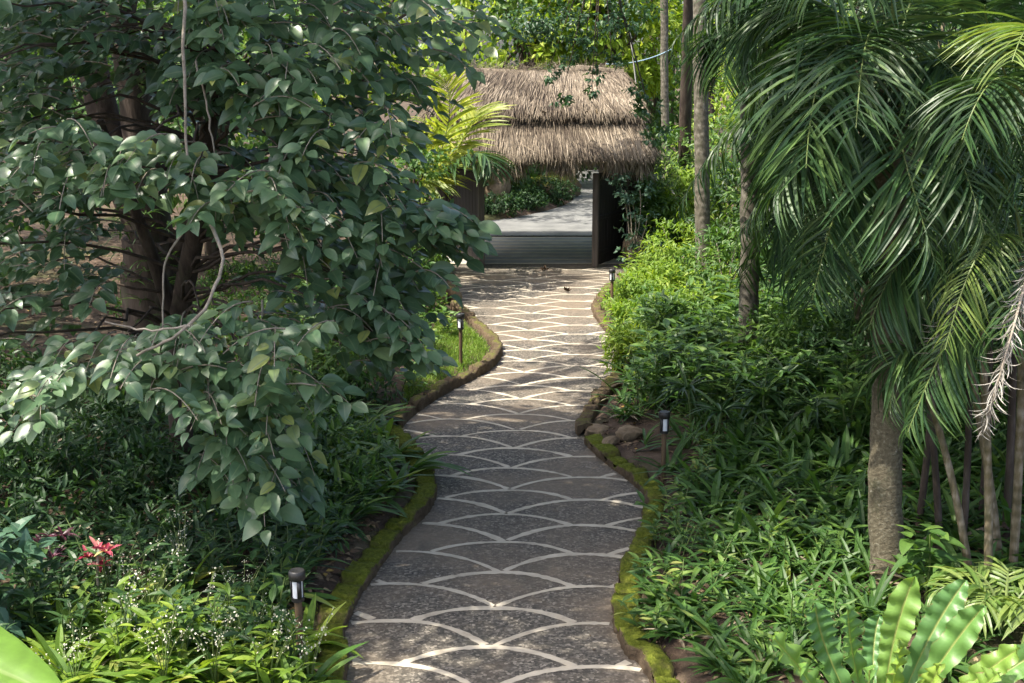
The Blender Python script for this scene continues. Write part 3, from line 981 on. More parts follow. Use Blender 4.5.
def tree(label, base, h, r0, crown_c, crown_r, n, leaf, leafm, tpl=T_OV, barkm='bark', lean=(0, 0), group=None, limbs=7, name='broadleaf_tree', cat='tree',
         updir=.7, vr=(0, 1), spread=.32, shell=.5, nc=None):
    base = np.asarray(base, float)
    root = empty(name, tuple(base), label, cat, group)
    top = base + np.array([lean[0], lean[1], h])
    mb = MB()
    pts = wobble(base - [0, 0, .15], top, 14, 0.03 * h / 8)
    rad = r0 * np.linspace(1, 0.4, 14); rad[0] *= 1.35; rad[1] *= 1.1
    mb.tube(pts, rad, 12, bump=0.05)
    cm = MB()
    C = cloud(cm, crown_c, crown_r, n, leaf, tpl, updir=updir, vr=vr, spread=spread, shell=shell, nc=nc)
    for i in rng.choice(len(C), min(limbs, len(C)), replace=False):
        q = pts[rng.integers(5, 13)]
        mid = (q + C[i]) / 2 + [0, 0, 0.12 * np.linalg.norm(C[i] - q)]
        b = bez(q, mid, C[i], 9); b[1:-1] += rng.normal(0, .04, (7, 3))
        mb.tube(b, np.linspace(r0 * .38, 0.012, 9), 6, bump=.05)
    worldpart(mb, 'trunk', M[barkm], root)
    worldpart(cm, 'crown', M[leafm], root, smooth=False)
    return root


# ---- trees behind the road and round the clearing
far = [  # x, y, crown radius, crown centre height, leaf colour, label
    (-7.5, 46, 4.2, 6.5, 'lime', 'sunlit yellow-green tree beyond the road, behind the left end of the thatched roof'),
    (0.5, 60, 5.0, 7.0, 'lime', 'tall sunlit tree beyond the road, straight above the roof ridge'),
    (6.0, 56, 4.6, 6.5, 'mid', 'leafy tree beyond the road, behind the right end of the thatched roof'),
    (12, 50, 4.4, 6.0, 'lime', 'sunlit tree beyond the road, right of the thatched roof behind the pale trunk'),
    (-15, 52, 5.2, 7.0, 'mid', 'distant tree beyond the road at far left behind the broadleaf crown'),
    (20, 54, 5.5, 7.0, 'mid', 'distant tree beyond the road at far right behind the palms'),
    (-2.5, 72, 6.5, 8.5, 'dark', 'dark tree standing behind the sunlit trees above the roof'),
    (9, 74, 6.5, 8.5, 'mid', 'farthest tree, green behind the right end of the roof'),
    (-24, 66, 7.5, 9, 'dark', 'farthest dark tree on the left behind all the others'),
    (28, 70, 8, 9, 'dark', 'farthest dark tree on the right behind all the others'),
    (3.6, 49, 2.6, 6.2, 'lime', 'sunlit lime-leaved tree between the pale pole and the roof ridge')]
for (x, y, r, cz, lm, lab) in far:
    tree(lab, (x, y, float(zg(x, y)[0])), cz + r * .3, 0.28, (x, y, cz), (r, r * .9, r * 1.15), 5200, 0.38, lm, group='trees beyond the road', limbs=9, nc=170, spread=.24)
left_bg = [
    (-9.5, 21, 3.3, 4.6, 'dark', 'dark leafy tree behind the big forked trunk at left'),
    (-14, 24, 3.8, 4.5, 'mid', 'green tree at the left edge behind the leaf litter slope'),
    (-6.2, 26.5, 2.6, 4.2, 'mid', 'green tree between the broadleaf crown and the gate'),
    (-11, 33, 4.0, 5.5, 'mid', 'tree left of the gate, far behind the broadleaf crown'),
    (-18, 32, 4.4, 6, 'dark', 'dark tree far behind the broadleaf crown at the left edge')]
for (x, y, r, cz, lm, lab) in left_bg:
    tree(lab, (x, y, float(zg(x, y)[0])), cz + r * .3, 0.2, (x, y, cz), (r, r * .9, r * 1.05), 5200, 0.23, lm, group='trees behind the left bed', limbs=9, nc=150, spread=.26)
right_bg = [
    (8.2, 30, 3.0, 4.2, 'mid', 'leafy tree right of the gate behind the slender palm trunk'),
    (11.5, 24, 3.4, 4.4, 'dark', 'dark tree behind the palms at the right'),
    (9.6, 18.5, 2.4, 3.4, 'dark', 'dark bushy tree deep behind the thick palm trunk'),
    (13.5, 37, 4.5, 6, 'mid', 'green tree behind the palms right of the road'),
    (8.6, 13.6, 1.9, 2.6, 'dark', 'dark bushy tree at the right edge behind the palm canes')]
for (x, y, r, cz, lm, lab) in right_bg:
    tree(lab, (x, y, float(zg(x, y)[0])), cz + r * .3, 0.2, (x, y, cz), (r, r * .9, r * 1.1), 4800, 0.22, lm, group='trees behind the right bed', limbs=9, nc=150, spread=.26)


tree('added airy tree left of the road behind the gate, its sparse crown dappling the road', (-4.6, 40, .1), 7.5, .2, (-3.2, 40.5, 8.2), (3.4, 3.2, 1.8), 1900, .3, 'lime', limbs=9, nc=70, spread=.22)  # tree put in for its dappled shade on the road
tree('slim airy tree at the right side of the road beyond the gate', (6.9, 45, .1), 7.5, .16, (5.2, 44, 8.6), (3.0, 3.2, 1.6), 1300, .3, 'bright', limbs=9, nc=60, spread=.22)
# ---- shrubs
def shrub(label, c, r, n, leaf, leafm, tpl=T_LAN, group=None, name='shrub', stems=6, spread=.3, updir=.7, vr=(0, 1), shell=.35, nc=None):
    c = np.asarray(c, float)
    root = empty(name, tuple(c), label, 'shrub', group)
    cm = MB()
    C = cloud(cm, c + [0, 0, r[2] * .95], r, n, leaf, tpl, spread=spread, updir=updir, vr=vr, shell=shell, nc=nc)
    mb = MB()
    for i in rng.choice(len(C), min(stems, len(C)), replace=False):
        p = bez(c - [0, 0, .06] + rng.normal(0, .05, 3) * [1, 1, 0], (c + C[i]) / 2 + [0, 0, .1 * r[2]], C[i], 7)
        mb.tube(p, np.linspace(.016, .005, 7), 5)
    worldpart(mb, 'stem', M['twig'], root)
    worldpart(cm, 'foliage', M[leafm], root, smooth=False)
    return root


# beyond the gate: bank, low hedge and thicket
p = gr(520, 205)
mb = MB()
hl = catmull(np.vstack([g2([(455, 214), (486, 209), (520, 206), (548, 202), (563, 198)])]), 5)
hl = resample(hl + [0, 0.9], 0.3)
n = len(hl); prof = [(-.7, 0), (-.75, .35), (-.55, .75), (0, .9), (.6, .75), (.75, 0)]
tang = norm(np.gradient(hl, axis=0)); nr = np.stack([-tang[:, 1], tang[:, 0]], 1)
R = np.stack([np.c_[hl + nr * (a + rng.normal(0, .04, (n, 1))), np.full(n, b) + rng.normal(0, .04, n) + .02] for a, b in prof], 1)
k = len(prof); i, j = np.meshgrid(np.arange(n - 1), np.arange(k - 1), indexing='ij'); a = i * k + j
mb.add(R.reshape(-1, 3), np.stack([a, a + k, a + k + 1, a + 1], -1).reshape(-1, 4))
for e in (0, n - 1): mb.add(np.vstack([R[e], R[e].mean(0)]), [[t, t + 1, k] for t in range(k - 1)])
tag(mb.build('mossy_wall', M['moss'], origin=(hl[0][0], hl[0][1], 0)), 'low mossy bank wall beside the road, seen through the gate', 'wall')
for (u, v, r, h, nn, lm, lab) in [
        (500, 218, .7, .35, 1500, 'dark', 'low dark hedge plant at the road edge nearest the left gate door'),
        (527, 212, .7, .35, 1500, 'dark', 'low hedge plant at the road edge in the middle of the gate opening'),
        (553, 206, .8, .45, 1500, 'dark', 'low rounded hedge plant at the bend of the road beyond the gate')]:
    p = gr(u, v); shrub(lab, (p[0], p[1] + .35, 0.05), (r, .45, h), nn, .12, lm, T_OV, 'hedge plants beyond the gate', 'hedge_plant')
for (u, v, Y, r, h, lm, lab) in [
        (505, 185, 43, 1.0, 1.3, 'mid', 'green bush on the mossy bank behind the left gate door'),
        (535, 180, 46, 1.3, 1.8, 'dark', 'dark bush on the mossy bank in the middle of the gate opening'),
        (560, 180, 50, 1.2, 2.0, 'dark', 'tall dark bush beside the far bend of the road'),
        (585, 180, 60, 2.4, 2.2, 'dark', 'dark thicket closing the far end of the road'),
        (622, 180, 58, 2.4, 2.2, 'mid', 'green thicket right of the far end of the road'),
        (470, 185, 42, 1.6, 1.7, 'dark', 'dark bush behind the left gate door and post')]:
    q = at(u, v, Y); z = float(zg(q[0], Y)[0]); shrub(lab, (q[0], Y, z), (r, r, h), 2200, .24, lm, T_OV, 'bushes beyond the gate', 'bush')
p = at(493, 178, 41.5); rock('boulder', (p[0], 41.5, 0.9), (.75, .6, .95), 'tall brown boulder on the bank behind the left gate door', seed=31)
# hanging creeper right of the opening
for (u, Y, lab) in ((563, 52, 'brown tree trunk beside the far bend of the road'), (533, 50, 'dark tree trunk above the mossy bank beyond the gate')):
    q = at(u, 200, Y)
    tree(lab, (q[0], Y, float(zg(q[0], Y)[0])), 7.5, .3, (q[0], Y, 8.0), (3.0, 2.6, 2.4), 2500, .34, 'mid', group='trunks seen through the gate', limbs=7)

# ---- bed plants on both sides: stuff first
def bed_points(n, poly_px, zoff=0.14, dmin=0.28):
    """points on the ground inside a polygon drawn on the photograph"""
    poly = np.array([gr(u, v, zoff)[:2] for u, v in poly_px])
    lo, hi = poly.min(0), poly.max(0)
    P = np.zeros((0, 2))
    for _ in range(60):
        q = rng.uniform(lo, hi, (n * 2, 2))
        q = q[inside(q[:, 0], q[:, 1], poly)]
        q = q[edge_dist(q[:, 0], q[:, 1]) > dmin]
        P = np.vstack([P, q])
        if len(P) >= n: break
    P = P[:n]
    return np.c_[P, zg(P[:, 0], P[:, 1])]


def cover(label, polys, matn, cat='ground cover', stalk='stalk'):
    mb = MB()
    for (poly, n, kind, size, dmin) in polys:
        for c in bed_points(n, poly, dmin=dmin):
            s = size * rng.uniform(.7, 1.25)
            if kind[:5] == 'strap' and rng.random() < .25: rosette(mb, c, 3, s, T_STRAP, up=.45, mat=2)
            if kind == 'strap': rosette(mb, c, rng.integers(7, 13), s, T_STRAP, v0=0, v1=rng.uniform(.5, 1))
            elif kind == 'strapw': rosette(mb, c, rng.integers(7, 12), s, T_STRAPW, v0=0, v1=rng.uniform(.5, 1))
            elif kind == 'stem':
                for _ in range(rng.integers(2, 4)):
                    leafy_stem(mb, c + rng.normal(0, .06, 3) * [1, 1, 0], s * rng.uniform(.7, 1.2), rng.integers(7, 12), s * .38, rng.normal(0, .12, 2), T_LAN)
            elif kind == 'tuft': cloud(mb, c + [0, 0, s * .4], (s * .6, s * .6, s * .45), 40, s * .32, T_LAN, nc=8)
    o = mb.build('ground_cover', [M[matn], M[stalk], M['dead']], smooth=False)
    return tag(o, label, cat, kind='stuff')


cover('dark green low foliage covering the left bed behind the kerb',  # dark plants, with the shade of the tree also put into their colour
      [([(60, 683), (330, 683), (400, 560), (425, 480), (395, 420), (300, 400), (0, 420), (-80, 560), (-80, 683)], 420, 'strap', .42, .55),
       ([(-80, 560), (330, 560), (330, 430), (390, 400), (0, 380), (-160, 420)], 420, 'tuft', .42, .4),
       ([(-80, 683), (300, 683), (330, 560), (-80, 560)], 60, 'stem', .45, .4),
       ([(300, 560), (430, 500), (425, 460), (398, 415), (250, 390), (180, 480)], 0, 'strapw', .45, .62)], 'dark')
cover('low foliage tinted a sunlit light green along the front edge of the left bed',  # sun on this strip imitated by a lighter leaf material
      [([(60, 700), (330, 700), (335, 640), (150, 625), (20, 640)], 100, 'strapw', .42, .30), ([(60, 700), (300, 700), (290, 640), (20, 640)], 12, 'stem', .45, .32)], 'bright')
cover('mid green strap-leaved foliage beside the left kerb under the broadleaf tree',  # sun dapples beside the kerb put into a lighter leaf material
      [([(300, 560), (430, 500), (425, 460), (398, 415), (250, 390), (180, 480)], 150, 'strapw', .45, .6), ([(300, 540), (420, 490), (415, 460), (390, 415), (280, 400)], 90, 'tuft', .4, .6)], 'strap')
cover('shaded green foliage filling the right bed below the palms',
      [([(650, 470), (860, 560), (1080, 560), (1060, 400), (860, 330), (640, 330), (600, 400)], 420, 'strap', .6, .4),
       ([(640, 400), (900, 500), (1060, 480), (1000, 380), (860, 320), (640, 320)], 380, 'tuft', .6, .4),
       ([(700, 520), (880, 600), (1080, 640), (1080, 480), (700, 440)], 150, 'strapw', .48, .45),
       ([(640, 420), (860, 480), (860, 330), (630, 330)], 160, 'stem', .75, .4)], 'mid')
cover('foliage tinted sunlit yellow-green on the bank right of the path near the gate',  # sunlit look comes from the yellower leaf material
      [([(604, 345), (650, 380), (760, 380), (760, 285), (640, 262), (604, 300)], 210, 'tuft', .36, .32),
       ([(602, 340), (650, 370), (760, 370), (740, 285), (640, 265), (604, 300)], 70, 'stem', .42, .38), ([(602, 340), (650, 370), (760, 370), (740, 285), (640, 265), (604, 300)], 110, 'strapw', .42, .34)], 'bright')
cover('green plants under the trees left of the gate approach',
      [([(250, 390), (395, 385), (440, 330), (445, 300), (445, 270), (300, 260), (100, 320)], 260, 'tuft', .42, .36),
       ([(300, 385), (395, 380), (440, 322), (440, 275), (300, 290)], 80, 'stem', .55, .4)], 'mid')

cover('dark undergrowth at the back of the right bed between the palm trunks',
      [([(760, 340), (1100, 420), (1160, 330), (1000, 262), (760, 262)], 420, 'tuft', .75, .6), ([(800, 430), (1160, 560), (1160, 400), (860, 330)], 160, 'tuft', .6, .6),
       ([(760, 320), (1100, 400), (1160, 300), (900, 262), (760, 262)], 140, 'stem', 1.1, .6)], 'dark')
cover('small seedlings sprouting from the bare soil beside the right kerb',
      [([(655, 683), (800, 683), (790, 560), (690, 500), (655, 560)], 64, 'strapw', .34, .36), ([(655, 683), (860, 683), (850, 560), (690, 480), (655, 560)], 14, 'stem', .34, .36)], 'strap')
cover('low strap-leaved foliage round the nest fern and the foot of the thick palm trunk',
      [([(720, 700), (1100, 700), (1060, 590), (930, 575), (800, 560)], 75, 'strapw', .36, .36), ([(720, 640), (880, 640), (870, 570), (780, 550)], 40, 'strap', .42, .36)], 'mid')
# the lawn
mb = MB()
lawn = [(400, 420), (440, 396), (478, 373), (494, 356), (484, 338), (458, 318), (440, 322), (425, 345), (405, 385)]
P = bed_points(9000, lawn, dmin=.2)
n = len(P)
mb.inst(T_BLADE, P, rsphere(n) * [.7, .7, 0] + [0, 0, .8], rsphere(n), rng.uniform(.05, .12, n), wscale=1.6)
tag(mb.build('lawn_grass', M['grass'], smooth=False), 'bright short grass on the small lawn inside the curved kerb', 'grass', kind='stuff')

# leaf litter on the soil
mb = MB()
for poly, nn in (([(640, 470), (700, 683), (1080, 683), (1000, 520), (700, 430)], 1500), ([(230, 683), (330, 683), (420, 500), (330, 500)], 500),
                 ([(-150, 380), (120, 400), (160, 270), (-150, 255)], 2600), ([(570, 445), (640, 460), (640, 370), (590, 400)], 200)):
    P = bed_points(nn, poly, dmin=.3); n = len(P)
    mb.inst(T_OV, P + [0, 0, .012], rsphere(n) * [1, 1, .25], rsphere(n) * .35 + [0, 0, 1], rng.uniform(.04, .13, n))
tag(mb.build('leaf_litter', M['litter'], smooth=False), 'brown fallen leaves scattered over the soil of the beds', 'leaf litter', kind='stuff')
mb = MB(); n = 220
P = np.c_[rng.uniform(-2.5, 3, n), rng.uniform(8.5, 34, n)]
P = P[inside(P[:, 0], P[:, 1], PATH)]; dd = np.minimum(dist_poly(P[:, 0], P[:, 1], LE), dist_poly(P[:, 0], P[:, 1], RE)); P = P[(dd < .3) | (rng.random(len(P)) < .25)]
n = len(P)
mb.inst(T_OV, np.c_[P, np.full(n, .012)], rsphere(n) * [1, 1, .15], rsphere(n) * .3 + [0, 0, 1], rng.uniform(.02, .06, n))
tag(mb.build('leaf_litter', M['litter'], smooth=False), 'tiny fallen leaves and specks lying on the paved path', 'leaf litter', kind='stuff')
for (u, v, s, lab) in ((545, 271, .15, 'dark curled leaf standing on the bands in front of the gate'), (567, 292, .12, 'dark curled leaf lying on the scallops before the gate')):
    p = gr(u, v); mb = MB()
    k = 6; Y = rsphere(k) * [1, 1, .4] + [0, 0, .6]
    mb.inst(leaf_tpl(.5, 5, 'ovate', .8, -.5), np.tile(p + [0, 0, .03], (k, 1)) + rng.normal(0, .02, (k, 3)) * [1, 1, .2], Y, rsphere(k), s * rng.uniform(.6, 1, k), rng.random(k) * .1)
    tag(mb.build('fallen_leaf', M['litter'], origin=p), lab, 'fallen leaf')

# ---- countable bed plants
ORD = ['first', 'second', 'third', 'fourth', 'fifth', 'sixth', 'seventh', 'eighth', 'ninth', 'tenth', 'eleventh', 'twelfth', 'thirteenth', 'fourteenth', 'fifteenth', 'sixteenth']


def strap_proto(kind):
    mb = MB()
    if kind == 'lily': rosette(mb, (0, 0, -.02), 18, .55, T_STRAPW, v0=.1, v1=.95)
    elif kind == 'grassy': rosette(mb, (0, 0, -.02), 26, .55, T_STRAP, v0=.1, v1=.9)
    elif kind == 'ginger':
        for k in range(5): leafy_stem(mb, rng.normal(0, .06, 3) * [1, 1, 0] - [0, 0, .03], rng.uniform(.3, .5), 8, .24, rng.normal(0, .14, 2), T_LAN, v0=.2, v1=1)
    elif kind == 'spiky':
        mb.tube([(0, 0, -.05), (0.02, 0, .3), (0, .02, .55)], [.02, .017, .014], 6, .3, 1)
        rosette(mb, (0, 0, .55), 34, .48, T_STRAP, up=.75, v0=.0, v1=.8)
        rosette(mb, (0, 0, .40), 14, .42, T_STRAP, up=.4, v0=.0, v1=.6)
    return mb


PROTO = {}
for k, m_ in (('lily', 'strap'), ('grassy', 'strap'), ('ginger', 'strap'), ('spiky', 'dark')):
    PROTO[k] = [strap_proto(k).mesh(k + '_leaves', [M[m_], M['stalk']], False) for _ in range(3)]


def plant_row(kind, name, cat, pts, lab, group, size=1.0, zs=1.0):
    """pts in photo pixels from front to back; lab has one {} for the ordinal"""
    for i, (u, v) in enumerate(pts):
        p = on(u, v)
        o = bpy.data.objects.new(name, PROTO[kind][i % 3]); COL.objects.link(o)
        s = size * rng.uniform(.8, 1.2)
        o.location = p; o.rotation_euler = (rng.normal(0, .06), rng.normal(0, .06), rng.uniform(0, 6.28)); o.scale = (s, s, s * zs)
        tag(o, lab.format(ORD[i]), cat, group)


plant_row('lily', 'strap_leaf_lily', 'plant', [(282, 600), (300, 566), (322, 540), (350, 518), (372, 500), (398, 490), (408, 472), (396, 456), (385, 440), (370, 425)],
          'strap-leaved plant overhanging the left mossy kerb, {} from the front', 'strap-leaved plants along the left kerb', 1.0)
plant_row('grassy', 'grassy_clump', 'plant', [(330, 515), (345, 498), (312, 490), (352, 474), (330, 455), (300, 460), (355, 440), (330, 420)],
          'narrow-leaved clump one row behind the left kerb plants, {} from the front', 'narrow-leaved clumps in the left bed', 1.1)
plant_row('ginger', 'leafy_seedling', 'plant', [(655, 640), (668, 605), (648, 585), (660, 548), (672, 520), (690, 500), (700, 480), (712, 462)],
          'leafy seedling along the right mossy kerb, {} from the front', 'leafy seedlings along the right kerb', .75)
plant_row('lily', 'strap_leaf_lily', 'plant', [(722, 672), (716, 640), (728, 612), (740, 588), (722, 560), (745, 540), (735, 515), (760, 500), (752, 476), (775, 470)],
          'strap-leaved plant in the second row of the right bed, {} from the front', 'strap-leaved plants in the right bed', .72)
plant_row('grassy', 'grassy_clump', 'plant', [(765, 655), (790, 625), (775, 600), (800, 572), (785, 545), (812, 530), (800, 505), (830, 500), (835, 545)],
          'narrow-leaved clump in the right bed before the thick palm trunk, {} from the front', 'narrow-leaved clumps in the right bed', .8)
plant_row('spiky', 'spiky_dracaena', 'plant', [(720, 452), (690, 430), (742, 425), (765, 440), (700, 398), (735, 388), (790, 420), (668, 385), (815, 445)],
          'spiky star-shaped plant in the shaded right bed, {} from the front', 'spiky star-shaped plants in the right bed', 1.0)
plant_row('ginger', 'leafy_seedling', 'plant', [(445, 335), (430, 350), (438, 318), (420, 372), (412, 392)],
          'leafy clump at the back edge of the small lawn, {} in the row', 'leafy clumps round the small lawn', 1.0)


# white flowering clumps
def flower_proto():
    root = bpy.data.objects.new('x', None)
    mb = MB(); rosette(mb, (0, 0, -.02), 30, .5, T_STRAPW, v0=.45, v1=1)
    fls = []; st = MB()
    for k in range(6):
        tip = np.array([rng.normal(0, .16), rng.normal(0, .16), rng.uniform(.45, .72)])
        pts = bez((0, 0, 0), tip * [.35, .35, .55], tip, 6)
        st.tube(pts, np.linspace(.006, .003, 6), 4, .7)
        n = 15; fl = MB(); fls.append(fl)
        t = rng.uniform(.6, 1.0, n)
        P = np.stack([np.interp(t, np.linspace(0, 1, 6), pts[:, i]) for i in range(3)], 1) + rng.normal(0, .028, (n, 3))
        fl.inst(T_OV, P, rsphere(n) + [0, 0, .3], rsphere(n), rng.uniform(.012, .026, n), wscale=1.4)
    return mb.mesh('leaves', [M['strap'], M['stalk']], False), st.mesh('flower_stalk', M['stalk']), *[f.mesh('flower_cluster', M['petal'], False) for f in fls]


FP = [flower_proto() for _ in range(3)]
fl_pts = [((75, 690), 'at the very bottom left beside the banana leaf'), ((120, 660), 'just right of the banana leaf'), ((165, 690), 'cut by the bottom edge, left of the middle clumps'),
          ((150, 620), 'below the crimson plant on its right'), ((205, 640), 'in the middle of the left front bed'), ((215, 690), 'at the bottom edge below the middle clump'),
          ((255, 665), 'left of the nearest garden lamp, near the bottom'), ((270, 695), 'at the bottom edge below the nearest lamp'), ((245, 612), 'up the bed, left of the nearest lamp'),
          ((310, 690), 'directly in front of the nearest garden lamp'), ((185, 590), 'highest up the bed, right of the crimson plant'), ((110, 612), 'directly below the crimson plant')]
for i, ((u, v), where) in enumerate(fl_pts):
    p = on(u, v)
    o = empty('flowering_clump', tuple(p), 'white flowering strap-leaved clump ' + where, 'flowering plant', 'white flowering clumps in the left front bed')
    o.rotation_euler = (0, 0, rng.uniform(0, 6.28)); s = rng.uniform(.75, 1.1); o.scale = (s, s, s)
    for nm, me in zip(('leaves', 'flower_stalk') + ('flower_cluster',) * 6, FP[i % 3]):
        c = bpy.data.objects.new(nm, me); COL.objects.link(c); c.parent = o
        if nm == 'flower_cluster': c['kind'] = 'stuff'

# crimson and maroon cordylines
for (u, v, nm, lab, mt, s) in ((100, 612, 'crimson_cordyline', 'crimson pink-leaved cordyline in the dark left bed', 'red', .8), (52, 600, 'maroon_cordyline', 'dark maroon-leaved cordyline left of the crimson one', 'maroon', .75)):
    p = on(u, v); root = empty(nm, tuple(p), lab, 'plant')
    mb = MB(); top = p + [0.02, 0, .55]
    mb.tube([p - [0, 0, .05], p + [0, 0, .3], top], [.015, .013, .012], 6); worldpart(mb, 'stem', M['twig'], root)
    mb = MB(); 
    for dx, dz in ((0, 0), (.11, .04), (-.09, -.06), (.03, -.13)): rosette(mb, top + [dx, rng.normal(0, .05), dz], 13, .12 * s / .8, T_STRAPW, up=.8, v0=0, v1=1, w=2.0)
    worldpart(mb, 'leaves', M[mt], root, smooth=False)

# shrubs with their own look
p = on(-6, 640); shrub('blue-green leafy shrub at the left edge above the banana leaf', p, (.32, .32, .5), 300, .2, 'blue', leaf_tpl(.5, 5, 'ovate', .2, .3), updir=1.1, nc=16)
for (u, v, r, h, lm, lab, n) in [
        (655, 300, .7, .36, 'bright', 'bush tinted sunlit yellow-green on the bank behind the farthest lamp', 1600),
        (690, 330, .7, .36, 'bright', 'sunlit lime bush on the bank below the slender palm trunk', 1500),
        (640, 335, .5, .3, 'bright', 'sunlit low bush at the edge of the path opposite the lawn', 1300),
        (635, 372, .5, .34, 'bright', 'leafy bush tinted sunlit yellow-green leaning over the path beside the boulders', 1200),
        (668, 358, .6, .5, 'mid', 'green bush between the boulders and the ringed palm trunk', 1400),
        (716, 352, .6, .36, 'mid', 'green bush left of the foot of the ringed palm trunk', 1400),
        (785, 385, .7, .6, 'mid', 'green bush right of the foot of the ringed palm trunk', 1500),
        (840, 400, .6, .6, 'dark', 'dark bush left of the thick palm trunk', 1400),
        (655, 250, .6, .8, 'mid', 'tall rounded shrub leaning on the right gate post', 2000),
        (676, 275, .7, .6, 'bright', 'shrub tinted sunlit light green at the foot of the slender palm trunk', 1800),
        (725, 300, .8, .7, 'mid', 'tall green shrub between the slender and the ringed palm trunks', 1900),
        (425, 292, .6, .7, 'mid', 'green shrub above the stone edging left of the path', 1700),
        (432, 268, .5, .8, 'bright', 'yellow-green shrub left of the left gate door', 1500),
        (395, 310, .8, .9, 'mid', 'wide green shrub behind the small lawn', 1800),
        (350, 395, .6, .55, 'strap', 'sunlit green shrub under the right tip of the broadleaf crown', 1500)]:
    shrub(lab, on(u, v), (r, r, h), n, .15, lm, T_LAN, 'shrubs in the beds', nc=60, spread=.3)
for (u, v, Y, r_, h_, lm, lab) in ((668, 180, 33.5, .8, 1.45, 'mid', 'tall leafy shrub right of the thatched eave, before the pale distant trunk'), (690, 205, 31.5, .7, 1.2, 'bright', 'light green shrub behind the slender palm trunk beside the eave'),
                                  (655, 215, 31.0, .55, .95, 'mid', 'green shrub squeezed against the right gate post'),
                                  (728, 200, 33.5, 1.1, 1.7, 'mid', 'tall green shrub between the slender and ringed palm trunks, farthest back'), (738, 215, 28.5, .9, 1.2, 'dark', 'dark green shrub just left of the ringed palm trunk'),
                                  (775, 215, 27.5, 1.0, 1.3, 'mid', 'mid green shrub just right of the ringed palm trunk'), (715, 190, 37.5, 1.2, 2.2, 'bright', 'sunlit tall shrub at the roadside behind the slender palm trunk')):
    q = at(u, v, Y); shrub(lab, (q[0], Y, float(zg(q[0], Y)[0])), (r_, r_, h_), 1900, .2, lm, T_LAN, 'shrubs beside the gate', nc=60, spread=.3)
p = at(630, 190, 29.6)
root = empty('creeper_shrub', (p[0], 29.6, float(zg(p[0], 29.6)[0])), 'round-leaved creeper hanging beside the right gate door', 'creeper')
mb = MB(); cm = MB()
for (u, v) in ((618, 178), (625, 190), (633, 205), (630, 228), (640, 240), (647, 215), (640, 190), (652, 250), (628, 250)):
    q = at(u, v, 29.5 + rng.normal(0, .15)); cloud(cm, q, (.28, .25, .22), 110, .11, T_OV, nc=8, vr=(.2, .9))
    mb.tube(bez(np.array(root.location), (np.array(root.location) + q) / 2 + [.1, -.1, .1], q, 7), np.linspace(.02, .008, 7), 5)
worldpart(mb, 'stem', M['twig'], root); worldpart(cm, 'foliage', M['blue'], root, smooth=False)

# ------------------------------------------------------------------ bird's nest fern
base = np.array([2.45, 7.75, float(zg(2.45, 7.75)[0])])
fern = empty('nest_fern', tuple(base), "bright green bird's nest fern with wavy fronds at the bottom right", 'fern')


def nest_frond(tip, w, arch, var, roll=0.0):
    n = 48
    p0 = base + np.array([(tip[0] - base[0]) * .06, (tip[1] - base[1]) * .06, .12])
    mid = (p0 + tip) / 2 + np.asarray(arch)
    c = bez(p0, mid, tip, n)
    tang = norm(np.gradient(c, axis=0))
    back = norm(np.array([0, -0.8, 0.6]) + norm((base - tip) * [1, 1, 0]) * .45)
    X = norm(np.cross(tang, back)); Z = norm(np.cross(X, tang))
    cr, sr = math.cos(roll), math.sin(roll)
    X, Z = X * cr + Z * sr, Z * cr - X * sr
    t = np.linspace(0, 1, n)
    ww = .88 * w * np.minimum(1, .18 + 1.25 * t) * np.clip((1 - t) * 6, 0, 1) ** .5
    ww[-1] = .008
    cols = np.array([-1, -.55, -.06, 0, .06, .55, 1])
    ph = rng.uniform(0, 6)
    V = np.zeros((n, 7, 3))
    for k, a in enumerate(cols):
        wav = .030 * abs(a) ** 1.2 * np.sin(t * 56 + 3 * np.sin(t * 7 + ph) + ph + (1.5 if a > 0 else 0)) * np.clip(t * 2.2, 0, 1) + .012 * abs(a) * np.sin(t * 17 + ph)
        ea = ww * a * (1 + ((.05 * np.sin(t * 56 + 3 * np.sin(t * 7 + ph) + ph + 1) + .04 * np.sin(t * 97 + ph)) if abs(a) == 1 else 0))
        V[:, k] = c + X * ea[:, None] + Z * (wav + .18 * abs(a) * ww + (-.008 if a == 0 else 0))[:, None]
    i, j = np.meshgrid(np.arange(n - 1), np.arange(6), indexing='ij'); a = i * 7 + j
    mb = MB(); mb.add(V.reshape(-1, 3), np.stack([a, a + 1, a + 8, a + 7], -1).reshape(-1, 4), var, np.tile(np.abs(cols), n))
    return worldpart(mb, 'frond', M['nest'], fern)


for (u, v, Y, w, ar, var) in [(772, 636, 7.2, .095, (-.12, -.05, .16), .7), (816, 604, 7.9, .125, (-.10, .05, .12), .2), (848, 606, 7.6, .105, (-.06, 0, .12), .5),
                              (915, 576, 7.9, .115, (-.03, .06, .05), .7), (966, 580, 8.1, .115, (0.0, .08, .05), .2), (984, 606, 7.7, .115, (.03, .05, .06), .4),
                              (1020, 648, 7.4, .09, (.1, 0, .12), .8), (1060, 640, 7.9, .11, (.12, 0, .12), .4), (900, 640, 7.3, .08, (0, -.03, .06), .9), (940, 664, 7.2, .075, (.03, -.04, .05), 1.0),
                              (800, 668, 7.0, .09, (-.12, -.08, .14), .6), (1000, 672, 6.9, .09, (.06, -.1, .12), .8), (870, 670, 6.9, .09, (-.05, -.1, .12), .5), (880, 615, 8.3, .1, (-.02, .1, .08), .1)]:
    nest_frond(at(u, v, Y), w, ar, var)

